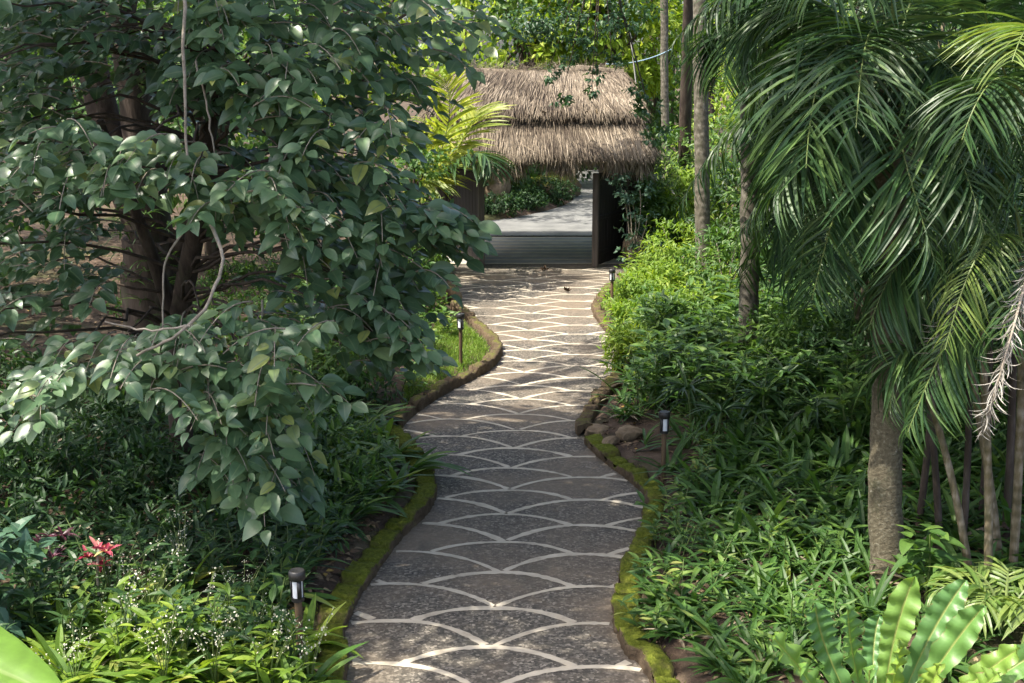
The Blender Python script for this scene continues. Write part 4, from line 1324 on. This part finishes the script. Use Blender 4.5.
# banana leaf in the bottom left corner
bb = np.array([-3.2, 6.6, float(zg(-3.2, 6.6)[0])])
ban = empty('banana_plant', tuple(bb), 'broad bright banana leaf in the bottom left corner', 'banana plant')
mb = MB(); mb.tube([bb - [0, 0, .05], bb + [0.02, 0, .5], bb + [.05, 0, 1.0]], [.09, .075, .05], 12); worldpart(mb, 'stem', M['stalk'], ban)


def banana_leaf(p0, mid, tip, w, upv):
    n = 40
    c = bez(p0, mid, tip, n); tang = norm(np.gradient(c, axis=0)); X = norm(np.cross(tang, np.asarray(upv, float))); Z = norm(np.cross(X, tang))
    t = np.linspace(0, 1, n); ww = w * np.clip((t - .08) * 6, 0.02, 1) * np.clip((1 - t) * 2.6, 0, 1) ** .5; ww[-1] = .01
    cols = np.array([-1, -.8, -.6, -.4, -.2, -.04, .04, .2, .4, .6, .8, 1]); k = len(cols)
    V = c[:, None] + X[:, None] * (ww[:, None] * cols[None])[..., None] + Z[:, None] * (.25 * ww[:, None] * np.abs(cols)[None] - .35 * ww[:, None] * cols[None] ** 2 + .004 * np.sin(t * 190)[:, None] * (np.abs(cols) > .1))[..., None]
    i, j = np.meshgrid(np.arange(n - 1), np.arange(k - 1), indexing='ij'); a = i * k + j
    mb = MB(); mb.add(V.reshape(-1, 3), np.stack([a, a + 1, a + k + 1, a + k], -1).reshape(-1, 4), rng.random(), np.tile(np.abs(cols), n))
    worldpart(mb, 'leaf', M['banana'], ban)


top = bb + [.05, 0, 1.0]
banana_leaf(top, at(-60, 655, 6.9), at(62, 700, 6.6), .34, (0.1, -.35, 1))
banana_leaf(top, bb + [-.5, .2, 1.75], bb + [-1.3, .3, 1.6], .3, (0, 0, 1))
banana_leaf(top, bb + [-.1, -.5, 1.6], bb + [-.2, -1.2, 1.4], .28, (0, 0, 1))


# ------------------------------------------------------------------ palms
def frond(parent, p0, p1, p2, lmax, nl=44, matn='palm', tpl=None, fwd=.75, hang=.35, nw=.72, v=(0, 1), dead=False, start=.16):
    """pinnate frond: rachis through three points, two rows of leaflets"""
    n = 24
    if not dead: lmax *= rng.uniform(1.3, 1.7); nw *= .95
    c = bez(p0, p1, p2, n); tang = norm(np.gradient(c, axis=0))
    up = np.array([0, 0, 1.0]); X = norm(np.cross(tang, up + tang * 0.01)); Z = norm(np.cross(X, tang))
    bad = np.abs(tang[:, 2]) > .93
    if bad.any():
        ref = X[~bad].mean(0) if (~bad).any() else np.array([1.0, 0, 0])
        X[bad] = norm(ref - tang[bad] * (tang[bad] @ ref)[:, None]); Z = norm(np.cross(X, tang))
    mb = MB(); mb.tube(c, np.linspace(.016, .004, n), 5, .8, 1)
    t = np.linspace(start, .99, nl) + rng.normal(0, .004, nl); t = np.clip(t, start, 1)
    tt = np.linspace(0, 1, n)
    f = lambda A: np.stack([np.interp(t, tt, A[:, k]) for k in range(3)], 1)
    C, Tn, Xn, Zn = f(c), f(tang), f(X), f(Z)
    tp = tpl or T_LFT
    ln = lmax * np.clip(np.sin(np.pi * (0.12 + .80 * (t - start) / (1 - start))) ** .7, .25, 1)
    for sgn in (-1, 1):
        y = Xn * sgn * .9 + Tn * (fwd * (0.3 + .9 * t))[:, None] + np.array([0, 0, -1.0]) * hang * .55 * rng.uniform(.3, 1.6, (nl, 1)) + Zn * .28 + rng.normal(0, .13, (nl, 3))
        if dead: y += rng.normal(0, .35, (nl, 3)) + [0, 0, -.7]
        z = Zn + np.array([0, 0, .3]) + rng.normal(0, .15, (nl, 3))
        if dead: z = rsphere(nl)
        mb.inst(tp, C, y, z, ln * rng.uniform(.85, 1.1, nl), rng.uniform(v[0], v[1], nl), 0, np.full(nl, nw))
    o = worldpart(mb, 'frond', [M[matn], M['stalk' if not dead else 'twig']], parent, smooth=False)
    if dead: o['label'] = 'dry grey-brown hanging frond'
    return o


def palm(name, label, base, top, r0, r1, barkm, group=None):
    root = empty(name, tuple(base), label, 'palm tree', group)
    mb = MB(); n = 30
    pts = wobble(np.asarray(base) - [0, 0, .1], top, n, .008)
    rad = np.linspace(r0, r1, n) * (1 + .03 * np.sin(np.arange(n) * 2.1)); rad[:2] *= [1.3, 1.12]
    mb.tube(pts, rad, 18, bump=.015)
    worldpart(mb, 'trunk', M[barkm], root)
    return root


# thick trunk in front
b = on(889, 578); top1 = at(893, 88, b[1] + .15)
p1 = palm('palm_tree', 'thick rough grey-brown palm trunk at the right with drooping dark fronds', b, top1, .155, .13, 'palm_trunk')
Y1 = top1[1]
for (q1, q2, lm, hang, mt) in [
        ((872, 30, Y1 - .5), (856, 128, Y1 - 1.6), .52, .25, 'palm'), ((835, 50, Y1 - .6), (806, 168, Y1 - 1.2), .56, .35, 'palm'), ((815, 35, Y1 - .2), (748, 118, Y1 - .2), .52, .6, 'palm'),
        ((835, 105, Y1 - .5), (775, 195, Y1 - .7), .55, .3, 'palm'), ((940, 120, Y1 - .9), (985, 235, Y1 - 1.4), .55, .3, 'palm'), ((845, 100, Y1 + .6), (795, 180, Y1 + 1.0), .55, .5, 'palm'),
        ((940, 60, Y1 - .7), (990, 150, Y1 - 1.2), .55, .45, 'palm'), ((860, -40, Y1 + .3), (780, -30, Y1 + .5), .55, .4, 'palm'), ((925, 0, Y1 + .5), (985, 20, Y1 + 1.0), .5, .4, 'palm'),
        ((850, 170, Y1 - .4), (812, 300, Y1 - .5), .5, .35, 'palm'), ((915, 210, Y1 + .4), (935, 345, Y1 + .5), .5, .6, 'palm'), ((850, 20, Y1 + 1.2), (770, 35, Y1 + 1.8), .55, .5, 'palm')]:
    frond(p1, top1, at(*q1), at(*q2), lm, 46, mt, T_LFT2 if hang > .4 else T_LFT, hang=hang)
for (q1, q2, lm, hang) in [((930, -30, Y1 + .2), (1000, -20, Y1 + .2), .6, .5), ((880, -60, Y1 - .6), (820, -10, Y1 - 1.4), .6, .4), ((960, 110, Y1 + .5), (1010, 230, Y1 + .5), .6, .6),
                          ((822, 105, Y1 + .3), (782, 225, Y1 + .3), .6, .6), ((900, 140, Y1 - 1.0), (935, 262, Y1 - 1.5), .55, .3), ((810, 0, Y1 + 1.0), (745, 55, Y1 + 1.4), .6, .6),
                          ((960, 70, Y1 + .9), (1030, 150, Y1 + 1.4), .6, .4), ((825, 150, Y1 + .8), (800, 290, Y1 + 1.0), .6, .4)]:
    frond(p1, top1, at(*q1), at(*q2), lm, 48, 'palm', T_LFT2, hang=hang)
# cane palm clump at the right edge
b = on(985, 590)
cane = empty('cane_palm', tuple(b), 'clump of thin palm canes at the right edge with arching fronds', 'palm tree')
ctop = []
for (u0, v0, Y0, u1, v1, Y1_, r) in [(973, 578, b[1] + .1, 928, 395, b[1] + .2, .036), (990, 575, b[1] - .2, 980, 330, b[1] - .3, .036), (1012, 580, b[1] + .2, 1022, 250, b[1] + .1, .04),
                                     (1000, 560, b[1] + .6, 955, 300, b[1] + .7, .04), (1030, 575, b[1] + .4, 1050, 180, b[1] + .3, .042), (962, 550, b[1] + .9, 968, 330, b[1] + 1.0, .034),
                                     (940, 545, b[1] + 1.2, 915, 300, b[1] + 1.5, .036), (918, 530, b[1] + 1.6, 940, 280, b[1] + 1.7, .036), (1005, 540, b[1] + 1.3, 1012, 280, b[1] + 1.4, .04), (980, 530, b[1] + 1.8, 990, 280, b[1] + 1.9, .034)]:
    q0 = at(u0, v0, Y0); q0[2] = float(zg(q0[0], Y0)[0]) - .05
    q1 = at(u1, v1, Y1_)
    mb = MB(); pts = bez(q0, (q0 + q1) / 2 + [.03, 0, .05], q1, 16); mb.tube(pts, np.linspace(r, r * .8, 16) * (1 + .06 * (np.arange(16) % 3 == 0)), 10)
    worldpart(mb, 'cane', M['cane' if len(ctop) < 4 else 'bark'], cane); ctop.append(q1)
YC = b[1]
for (k, q1, q2, lm, hang, mt) in [
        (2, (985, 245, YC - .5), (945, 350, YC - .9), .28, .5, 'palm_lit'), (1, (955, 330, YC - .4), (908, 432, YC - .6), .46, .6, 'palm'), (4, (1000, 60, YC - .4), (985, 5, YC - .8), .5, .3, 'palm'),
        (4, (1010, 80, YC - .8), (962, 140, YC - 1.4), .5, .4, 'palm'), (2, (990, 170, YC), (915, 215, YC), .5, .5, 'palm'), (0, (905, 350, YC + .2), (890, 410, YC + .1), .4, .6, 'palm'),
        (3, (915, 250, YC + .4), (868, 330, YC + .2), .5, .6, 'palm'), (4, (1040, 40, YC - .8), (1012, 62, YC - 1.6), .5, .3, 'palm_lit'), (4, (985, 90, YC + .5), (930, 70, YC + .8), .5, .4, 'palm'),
        (2, (1030, 260, YC - .6), (1000, 335, YC - 1.0), .45, .5, 'palm'), (3, (960, 250, YC + 1), (1000, 300, YC + 1.2), .45, .5, 'palm'), (5, (930, 310, YC + 1.2), (900, 390, YC + 1.2), .45, .5, 'palm'),
        (4, (1045, 0, YC), (1050, -60, YC), .5, .3, 'palm'), (4, (1110, 120, YC), (1160, 200, YC), .5, .4, 'palm'), (2, (1070, 230, YC), (1110, 330, YC), .5, .4, 'palm')]:
    frond(cane, ctop[k], at(*q1), at(*q2), lm, 46, mt, T_LFT2 if hang > .4 else T_LFT, hang=hang)
frond(cane, ctop[4], at(1016, 318, YC - 1.2), at(981, 436, YC - 1.3), .20, 96, 'dead_grey', T_LFT2, hang=.9, dead=True, nw=.85)
frond(cane, ctop[3], at(945, 325, YC - .2), at(938, 385, YC - .3), .22, 50, 'dead_grey', T_LFT2, hang=.9, dead=True, nw=1.2)
# cane palms in the dark behind
for (x, y, n, hh, lab) in ((6.6, 15.2, 16, 2.6, 'dark cane palm clump behind the thick palm trunk'), (8.0, 19.5, 16, 3.2, 'dark cane palm clump right of the ringed trunk, farther back'),
                           (5.9, 12.6, 14, 2.2, 'dark cane palm clump right behind the thin canes at the edge'), (7.4, 25.0, 14, 3.4, 'cane palm clump behind the slender and ringed trunks'),
                           (5.0, 17.0, 18, 5.0, 'tall dark cane palm clump filling the top right behind the drooping fronds'), (7.6, 16.4, 18, 5.4, 'tallest dark cane palm clump in the top right corner'), (6.6, 22.0, 16, 5.6, 'tall cane palm clump between the slender trunk and the corner')):
    z = float(zg(x, y)[0]); root = empty('cane_palm', (x, y, z), lab, 'palm tree', 'dark cane palms at the back of the right bed')
    for k in range(n):
        if k % 2 == 0:
            an = rng.uniform(0, 6.28); tp = np.array([x + .7 * math.cos(an), y + .7 * math.sin(an), z + hh * rng.uniform(.35, 1.1)])
            mb = MB(); mb.tube(bez([x + .25 * math.cos(an), y + .25 * math.sin(an), z - .05], [x + .4 * math.cos(an), y + .4 * math.sin(an), (z + tp[2]) / 2], tp, 8), np.linspace(.045, .03, 8), 8); worldpart(mb, 'cane', M['cane'], root)
        a2 = an + rng.normal(0, 1.1); d = np.array([math.cos(a2), math.sin(a2), 0]); l = rng.uniform(1.6, 2.6)
        frond(root, tp, tp + d * l * .45 + [0, 0, l * rng.uniform(.25, .5)], tp + d * l * .95 + [0, 0, l * rng.uniform(-.35, .25)], .55, 46, 'palm', T_LFT2, hang=.4, nw=.85)
# ringed trunk further back
b = on(750, 372); top2 = at(752, 60, b[1] + .2)
p2 = palm('palm_tree', 'ringed palm trunk with white flecks standing among bushes, right of the slender trunk', b, top2, .15, .13, 'ring_trunk')
Y2 = top2[1]
for (q1, q2, hang) in [((785, 80, Y2 - .8), (800, 190, Y2 - 1.2), .5), ((800, 110, Y2 - .6), (842, 235, Y2 - 1.0), .5), ((800, 160, Y2 - 1), (812, 300, Y2 - 1.4), .5), ((820, 40, Y2 - .6), (900, 110, Y2 - 1), .5),
                       ((740, 25, Y2 - .4), (722, 75, Y2 - .6), .5), ((770, -10, Y2 - 1.2), (760, 60, Y2 - 2.4), .4), ((840, 130, Y2), (880, 250, Y2), .5), ((760, -10, Y2 + .6), (780, 10, Y2 + 1.2), .4),
                       ((810, 120, Y2 + .8), (845, 260, Y2 + 1), .6), ((785, 120, Y2 + .6), (810, 230, Y2 + 1), .5)]:
    frond(p2, top2, at(*q1), at(*q2), .75, 54, 'palm', T_LFT2, hang=hang, nw=.85)
# slender trunk and pale trunk that leave the frame
b = on(703, 282); top3 = at(698, -420, b[1])
p3 = palm('palm_tree', 'slender straight ringed palm trunk rising out of the picture right of the gate', b, top3, .16, .13, 'ring_trunk')
for k in range(9):
    an = k * .7; d = np.array([math.cos(an), math.sin(an), 0])
    frond(p3, top3, top3 + d * 1.2 + [0, 0, .7], top3 + d * 2.6 + [0, 0, -.1], .7, 40, 'palm', T_LFT2, hang=.4)
q = at(667, 200, 41); b = np.array([q[0], 41, float(zg(q[0], 41)[0])]); top4 = at(664, -260, 41)
p4 = palm('palm_tree', 'pale distant palm trunk right of the thatched roof', b, top4, .13, .11, 'ring_trunk')
for k in range(8):
    an = k * .8; d = np.array([math.cos(an), math.sin(an), 0])
    frond(p4, top4, top4 + d * 1.3 + [0, 0, .7], top4 + d * 2.8 + [0, 0, -.2], .75, 40, 'palm', T_LFT2, hang=.4)
# yellow young palm left of the roof
b0 = at(452, 250, 27.5); b = np.array([-2.45, 27.5, float(zg(-2.45, 27.5)[0])]); topy = np.array([-2.0, 27.6, 1.9])
py_ = empty('young_palm', tuple(b), 'young yellow-green palm glowing in the sun left of the thatched roof', 'palm tree')
mb = MB(); mb.tube(bez(b - [0, 0, .05], (b + topy) / 2 + [.05, 0, 0], topy, 10), np.linspace(.07, .05, 10), 10, bump=.03); worldpart(mb, 'trunk', M['cane'], py_)
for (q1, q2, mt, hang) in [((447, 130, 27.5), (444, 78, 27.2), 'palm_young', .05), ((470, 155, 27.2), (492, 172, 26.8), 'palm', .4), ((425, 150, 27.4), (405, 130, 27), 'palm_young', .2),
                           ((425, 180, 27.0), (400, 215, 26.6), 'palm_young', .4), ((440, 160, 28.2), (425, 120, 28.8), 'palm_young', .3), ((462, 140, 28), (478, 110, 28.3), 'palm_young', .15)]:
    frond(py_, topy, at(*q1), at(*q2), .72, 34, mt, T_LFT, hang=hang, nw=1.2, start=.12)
# palm seedlings on the ground right
for (u, v, Y, lab) in ((1005, 615, 9.6, 'small palm seedling with pale leaflets at the right edge above the fern'),):
    p = on(u, v) if Y is None else np.array([at(u, v, Y)[0], Y, float(zg(at(u, v, Y)[0], Y)[0])])
    root = empty('palm_seedling', tuple(p), lab, 'palm seedling')
    s = .75 if Y is not None else .5
    for k in range(7):
        an = k * .9 + 1.2; d = np.array([math.cos(an), math.sin(an), 0]) * s
        frond(root, p, p + d * .3 + [0, 0, .5 * s], p + d * .75 + [0, 0, .42 * s], .26 * s / .75, 16, 'palm' if Y is None else 'palm_lit', T_LFT, hang=.3, nw=1.8)
# broad-leaved seedling right of the thick trunk
p = on(925, 600); root = empty('broadleaf_seedling', tuple(p), 'broad-leaved green seedling right of the thick palm trunk', 'plant')
mb = MB(); mb.tube([p - [0, 0, .04], p + [.02, 0, .3], p + [0, 0, .6]], [.012, .01, .006], 6); worldpart(mb, 'stem', M['stalk'], root)
mb = MB(); n = 34; P = p + np.c_[rng.normal(0, .1, n), rng.normal(0, .1, n), rng.uniform(.15, .65, n)]
mb.inst(leaf_tpl(.45, 5, 'ovate', .25, .3), P, rsphere(n) * [1, 1, .3] + [0, 0, .1], rsphere(n) * .3 + [0, 0, 1], rng.uniform(.16, .28, n)); worldpart(mb, 'leaves', M['mid'], root, smooth=False)

# ------------------------------------------------------------------ the big broadleaf trees at left
b = on(180, 462)
ta = empty('broadleaf_tree', tuple(b), 'foreground broadleaf tree whose large blue-green leaves fill the left of the view', 'tree')
fork = at(176, 330, b[1] - .1)
wood = MB()
tr_pts = np.vstack([wobble(b - [0, 0, .15], fork, 10, .012), bez(fork, at(200, 200, b[1] - .6), at(215, 60, b[1] - 1.0), 10)[1:], bez(at(215, 60, b[1] - 1.0), at(230, -60, b[1] - 1.2), at(245, -180, b[1] - 1.4), 6)[1:]])
rad = np.linspace(.15, .06, len(tr_pts)); rad[0] *= 1.4
wood.tube(tr_pts, rad, 14, bump=.05)
wood.tube(bez(fork, at(150, 250, b[1] - .3), at(100, 120, b[1] - .8), 10), np.linspace(.10, .04, 10), 10, bump=.05)

# sprays of leaves: polygons on the photograph with distances; every spray is a twig with leaves
crown = MB()
tw = MB()
anchors = tr_pts[6:]


def spray(c, d, ln, nl, leaf, v=(0, .8), droop=.45):
    d = norm(d)
    pts = bez(c - d * ln * .5, c + [0, 0, .06 * ln], c + d * ln * .5 - [0, 0, .16 * ln], 7)
    tw.tube(pts, np.linspace(.008, .0035, 7), 4)
    t = np.linspace(.05, 1, nl) + rng.normal(0, .02, nl)
    P = np.stack([np.interp(t, np.linspace(0, 1, 7), pts[:, k]) for k in range(3)], 1)
    side = norm(np.cross(d, [0, 0, 1.0])); sg = np.where(np.arange(nl) % 2 == 0, 1, -1)[:, None]
    Y = side * sg * rng.uniform(.5, 1.1, (nl, 1)) + d * rng.uniform(.2, .9, (nl, 1)) + np.array([0, 0, -1.0]) * droop * rng.uniform(.2, 1.8, (nl, 1)) + rng.normal(0, .15, (nl, 3))
    Y[-1] = d + np.array([0, 0, -droop])
    Z = np.array([.05, -.55, .9]) + rng.normal(0, .26, (nl, 3))
    P = P + norm(Y) * .05
    pick_tpl(crown, T_BROAD, P, Y, Z, leaf * rng.uniform(.5, 1.2, nl) * rng.uniform(.8, 1.15), np.clip(rng.uniform(v[0], v[1], nl) + (rng.random(nl) < .06) * .5, 0, 1))


GAPS = [[(92, 200), (215, 215), (222, 318), (110, 326)], [(75, 45), (152, 40), (155, 118), (85, 118)], [(0, 425), (190, 425), (180, 520), (0, 520)]]


def spray_poly(poly, n, Y0, Y1, leaf=.205, nl=(10, 16), ln=(.5, .8), v=(0, .8), droop=.20):
    poly = np.array(poly, float); lo, hi = poly.min(0), poly.max(0)
    k = 0
    while k < n:
        u, w = rng.uniform(lo, hi)
        if not inside(np.array([u]), np.array([w]), poly)[0]: continue
        if rng.random() < .93 and any(inside(np.array([u]), np.array([w]), h)[0] for h in GAPS): n -= .5; continue
        Y = rng.uniform(Y0, Y1); c = at(u, w, Y)
        if c[2] < .35: continue
        ori = tr_pts[np.argmin(np.linalg.norm(tr_pts - c, axis=1))]
        d = (c - ori) * [1, 1, .25]; d = norm(d) + rng.normal(0, .45, 3) * [1, 1, .3]
        spray(c, d, rng.uniform(*ln), rng.integers(*nl), leaf, v, droop)
        if k % 8 == 0:
            o = tr_pts[8 + np.argmin(np.abs(tr_pts[8:, 2] - c[2] + .15))]
            bpt = bez(o, (o + c) / 2 + [0, 0, .12 * np.linalg.norm(c - o)], c, 10); bpt[1:-1] += rng.normal(0, .03, (8, 3))
            wood.tube(bpt, np.linspace(.022, .006, 10), 6)
        k += 1


# tiers towards the camera, their brightness under the sky put into the leaf colour
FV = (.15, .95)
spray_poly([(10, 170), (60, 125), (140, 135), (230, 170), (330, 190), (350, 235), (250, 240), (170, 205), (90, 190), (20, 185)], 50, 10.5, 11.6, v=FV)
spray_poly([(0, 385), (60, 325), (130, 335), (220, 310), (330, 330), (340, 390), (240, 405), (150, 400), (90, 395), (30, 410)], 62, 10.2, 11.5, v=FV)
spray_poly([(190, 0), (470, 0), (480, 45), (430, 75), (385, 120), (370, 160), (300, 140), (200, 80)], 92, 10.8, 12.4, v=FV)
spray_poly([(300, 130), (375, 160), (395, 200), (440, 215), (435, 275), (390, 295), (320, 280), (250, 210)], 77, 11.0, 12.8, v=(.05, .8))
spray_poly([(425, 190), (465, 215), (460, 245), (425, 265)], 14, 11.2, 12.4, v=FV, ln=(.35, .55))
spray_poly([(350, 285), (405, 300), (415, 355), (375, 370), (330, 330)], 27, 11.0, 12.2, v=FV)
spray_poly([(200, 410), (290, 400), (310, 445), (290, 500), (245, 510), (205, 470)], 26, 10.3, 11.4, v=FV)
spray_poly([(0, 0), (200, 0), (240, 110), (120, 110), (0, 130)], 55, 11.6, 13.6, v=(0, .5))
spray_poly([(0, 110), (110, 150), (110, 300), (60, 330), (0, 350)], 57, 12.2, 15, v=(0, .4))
# crown above the frame and deeper, depth shade painted into the leaf tones
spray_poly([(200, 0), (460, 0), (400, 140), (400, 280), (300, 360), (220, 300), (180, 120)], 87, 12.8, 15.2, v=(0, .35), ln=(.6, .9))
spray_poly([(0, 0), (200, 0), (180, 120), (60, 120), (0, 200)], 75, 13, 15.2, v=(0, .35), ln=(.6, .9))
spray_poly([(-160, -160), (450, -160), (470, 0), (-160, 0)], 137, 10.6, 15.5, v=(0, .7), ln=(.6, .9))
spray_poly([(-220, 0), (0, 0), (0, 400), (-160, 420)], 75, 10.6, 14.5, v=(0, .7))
worldpart(wood, 'trunk', M['bark'], ta)
cr = worldpart(crown, 'crown', M['broad'], ta, smooth=True)
worldpart(tw, 'twigs', M['twig'], ta)
# bare pale branches in front of the crown
for pts, r in (([(208, 215, 10.6), (222, 268, 10.2), (190, 325, 9.9), (137, 356, 9.8)], .017), ([(190, 325, 9.9), (152, 330, 9.9), (105, 322, 9.9)], .010), ([(185, -20, 10.4), (184, 60, 10.3), (186, 155, 10.3)], .016),
               ([(196, 60, 11.3), (208, 110, 11.2), (216, 165, 11.2)], .011), ([(190, 222, 11), (165, 265, 10.9), (163, 330, 10.8)], .011), ([(262, 300, 11.5), (262, 340, 11.4)], .012), ([(193, 325, 10.8), (184, 352, 10.7)], .007)):
    q = np.array([at(*p) for p in pts]); q = catmull(q, 6) if len(q) > 2 else resample(q, .08)
    q = q + rng.normal(0, .006, q.shape)
    mb = MB(); mb.tube(q, np.linspace(r, r * .65, len(q)), 7, bump=.06); worldpart(mb, 'branch', M['twig'], ta)

# the massive forked tree behind, its unseen crown added and shaped to cast shade
bx_, by_ = at(160, 330, 17.2)[0], 17.2
bB = np.array([bx_, by_, float(zg(bx_, by_)[0])])
tb = empty('forked_tree', tuple(bB), 'massive dark forked tree trunk behind the broadleaf leaves, hung with small ferns', 'tree')
wood = MB()
fk = at(152, 238, 17.2)
wood.tube(wobble(bB - [0, 0, .2], fk, 10, .02), np.r_[.62, .5, np.linspace(.42, .40, 8)], 18, bump=.06)
l1 = np.vstack([bez(fk - [0, 0, .2], at(108, 130, 17.2), at(85, 10, 17.3), 10), bez(at(85, 10, 17.3), at(60, -150, 17), at(40, -330, 16.5), 8)[1:]])
l2 = np.vstack([bez(fk - [0, 0, .2], at(142, 140, 17), at(120, 10, 16.8), 10), bez(at(120, 10, 16.8), at(160, -170, 15.8), at(230, -360, 14.6), 8)[1:]])
l3 = bez(fk - [0.02, 0, .4], at(205, 200, 17), at(225, 60, 16.6), 12)
wood.tube(l1, np.linspace(.24, .14, len(l1)), 14, bump=.06); wood.tube(l2, np.linspace(.27, .14, len(l2)), 14, bump=.06)
wood.tube(l3, np.linspace(.2, .1, len(l3)), 12, bump=.06)
canopy = MB()  # crown clumps placed to shade path, palms and left bed
CAN = [((-7.0, 13.0, 10.2), (3.4, 2.4, 1.9), 3800), ((-4.2, 12.2, 9.4), (3.0, 2.4, 1.6), 2800), ((-1.5, 15.0, 9.2), (3.0, 2.6, 1.5), 2400), ((-9.8, 18.5, 10.5), (3.0, 3.0, 2.0), 1500), ((-3.6, 18.4, 10.6), (1.5, 1.3, 1.0), 420), ((-0.5, 11.8, 9.0), (2.4, 1.8, 1.2), 1500),
       ((-5.6, 10.2, 9.6), (2.6, 1.9, 1.2), 2000), ((-4.6, 7.9, 9.0), (1.9, 1.3, 1.0), 1300), ((1.3, 10.2, 9.4), (2.2, 1.9, 1.0), 1300), ((-9.0, 15.6, 10.2), (2.2, 2.0, 1.2), 1700), ((-12.5, 17.0, 10.0), (2.2, 2.2, 1.2), 1200)]
for c, r, n in CAN:
    C = cloud(canopy, c, r, n, .26, T_OV, nc=max(20, n // 24), spread=.28, shell=.2)
    for i in rng.choice(len(C), 7, replace=False):
        o = l2[-1] if c[1] < 17 else l1[-1]
        bp = bez(o, (o + C[i]) / 2 + [0, 0, .5], C[i], 9); wood.tube(bp, np.linspace(.08, .015, 9), 6)
worldpart(wood, 'trunk', M['bark'], tb)
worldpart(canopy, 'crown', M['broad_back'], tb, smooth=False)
mb = MB()
for _ in range(38):
    a_, z_ = rng.uniform(math.pi, 2 * math.pi), rng.uniform(1.0, 3.2)
    c = bB + np.array([.42 * math.cos(a_), .42 * math.sin(a_), z_])
    rosette(mb, c, 8, .3, T_STRAP, up=.6)
f_ = worldpart(mb, 'fern_growth', M['mid'], tb, smooth=False); f_['label'] = 'small ferns growing on the bark'

# added tree whose unseen crown keeps skylight off the palms
b = np.array([8.8, 15.5, float(zg(8.8, 15.5)[0])])
tree('added tree at the back of the right bed, its unseen wide crown shading the palms', b, 8.5, .22, (5.6, 14.2, 9.6), (3.6, 4.6, 1.3), 5200, .26, 'broad_back', limbs=10, name='shade_tree', nc=150, spread=.24, shell=.2)
# slim tree whose twigs hang before the roof
q = at(415, 230, 26); b = np.array([q[0], 26, float(zg(q[0], 26)[0])])
tree('thin dark stemmed tree at the left edge of the gate approach', b, 2.6, .06, (b[0] - .3, 26, 2.4), (.9, .9, .9), 900, .16, 'mid', limbs=6, name='slim_tree', nc=30)
b = np.array([4.6, 34.5, float(zg(4.6, 34.5)[0])])
root = empty('overhanging_tree', tuple(b), 'tree right of the roof whose dark leafy twigs hang over the thatch', 'tree')
mb = MB(); t_ = np.array([4.4, 33, 7.2]); mb.tube(np.vstack([bez(b - [0, 0, .1], b + [-.05, -.4, 3.5], t_, 12), bez(t_, [3.2, 31, 8.0], [1.9, 28.6, 7.4], 10)[1:]]), np.linspace(.2, .05, 21), 12, bump=.05)
cm = MB()
for (u, v, Y, r, n) in ((560, 25, 28.5, .55, 260), (585, 45, 28.4, .35, 130), (598, 15, 28.6, .6, 260), (570, 62, 28.3, .22, 60), (596, 75, 28.2, .2, 50), (562, 98, 28.1, .22, 60), (592, 90, 28.2, .16, 40), (648, 105, 29.0, .3, 150), (655, 135, 29.0, .3, 150), (640, 88, 28.8, .25, 90), (612, 60, 28.4, .3, 90), (548, 72, 28.4, .22, 60), (530, 20, 28.6, .5, 200), (545, 12, 28.6, .6, 260), (625, 20, 29, .6, 220), (640, -10, 29, .8, 300), (580, -40, 28.5, 1.0, 500)):
    c = at(u, v, Y); cloud(cm, c, (r, r, r * .7), n, .13, T_OV, nc=max(6, n // 12), vr=(0, .8))
    mb.tube(bez([1.9, 28.6, 7.4], (np.array([1.9, 28.6, 7.4]) + c) / 2 + [0, 0, .1], c, 8), np.linspace(.022, .006, 8), 5)
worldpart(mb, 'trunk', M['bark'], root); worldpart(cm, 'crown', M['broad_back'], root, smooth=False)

# pale pole and blue pipe right of the roof
mb = MB(); q0, q1 = at(636, 83, 34), at(629, 24, 34); mb.tube([[q0[0], 34, zg(q0[0], 34)[0] - .1], q0, q1], .018, 8)
tag(mb.build('pale_pole', M['pale'], origin=(q0[0], 34, 0)), 'thin pale pole standing right of the thatched roof', 'pole')
mb = MB(); mb.tube(bez(at(606, 64, 34.2), at(640, 61, 34.3), at(672, 49, 34.6), 12), .016, 8)
tag(mb.build('blue_pipe', M['bluepipe'], origin=at(640, 61, 34.3)), 'light blue pipe running behind the right end of the roof', 'pipe')

# ------------------------------------------------------------------ light
w = bpy.data.worlds.new('World'); scn.world = w; w.use_nodes = True
nt = w.node_tree; bg = nt.nodes['Background']
sky = nt.nodes.new('ShaderNodeTexSky'); sky.sky_type = 'NISHITA'; sky.sun_disc = False
sd = norm(np.array([-0.46, -0.16, 0.87]))
el = math.asin(sd[2]); az = math.atan2(sd[0], sd[1])
sky.dust_density = 4.0; sky.ozone_density = 0.4; sky.air_density = 0.8; sky.sun_elevation = el; sky.sun_rotation = az
nt.links.new(sky.outputs[0], bg.inputs[0]); bg.inputs[1].default_value = 0.15
sun = bpy.data.lights.new('sun', 'SUN'); sun.energy = 3.4; sun.angle = math.radians(0.53); sun.color = (1, .93, .82)
so = bpy.data.objects.new('sun', sun); COL.objects.link(so)
so.rotation_euler = Vector(-sd).to_track_quat('-Z', 'Y').to_euler()
vs = scn.view_settings
vs.view_transform = 'Standard'; vs.look = 'None'; vs.gamma = 1; vs.exposure = 1.6; vs.use_curve_mapping = False
scn.cycles.use_denoising = True
scn.cycles.max_bounces = 8; scn.cycles.diffuse_bounces = 4; scn.cycles.transmission_bounces = 4; scn.cycles.glossy_bounces = 3
scn.cycles.sample_clamp_indirect = 6
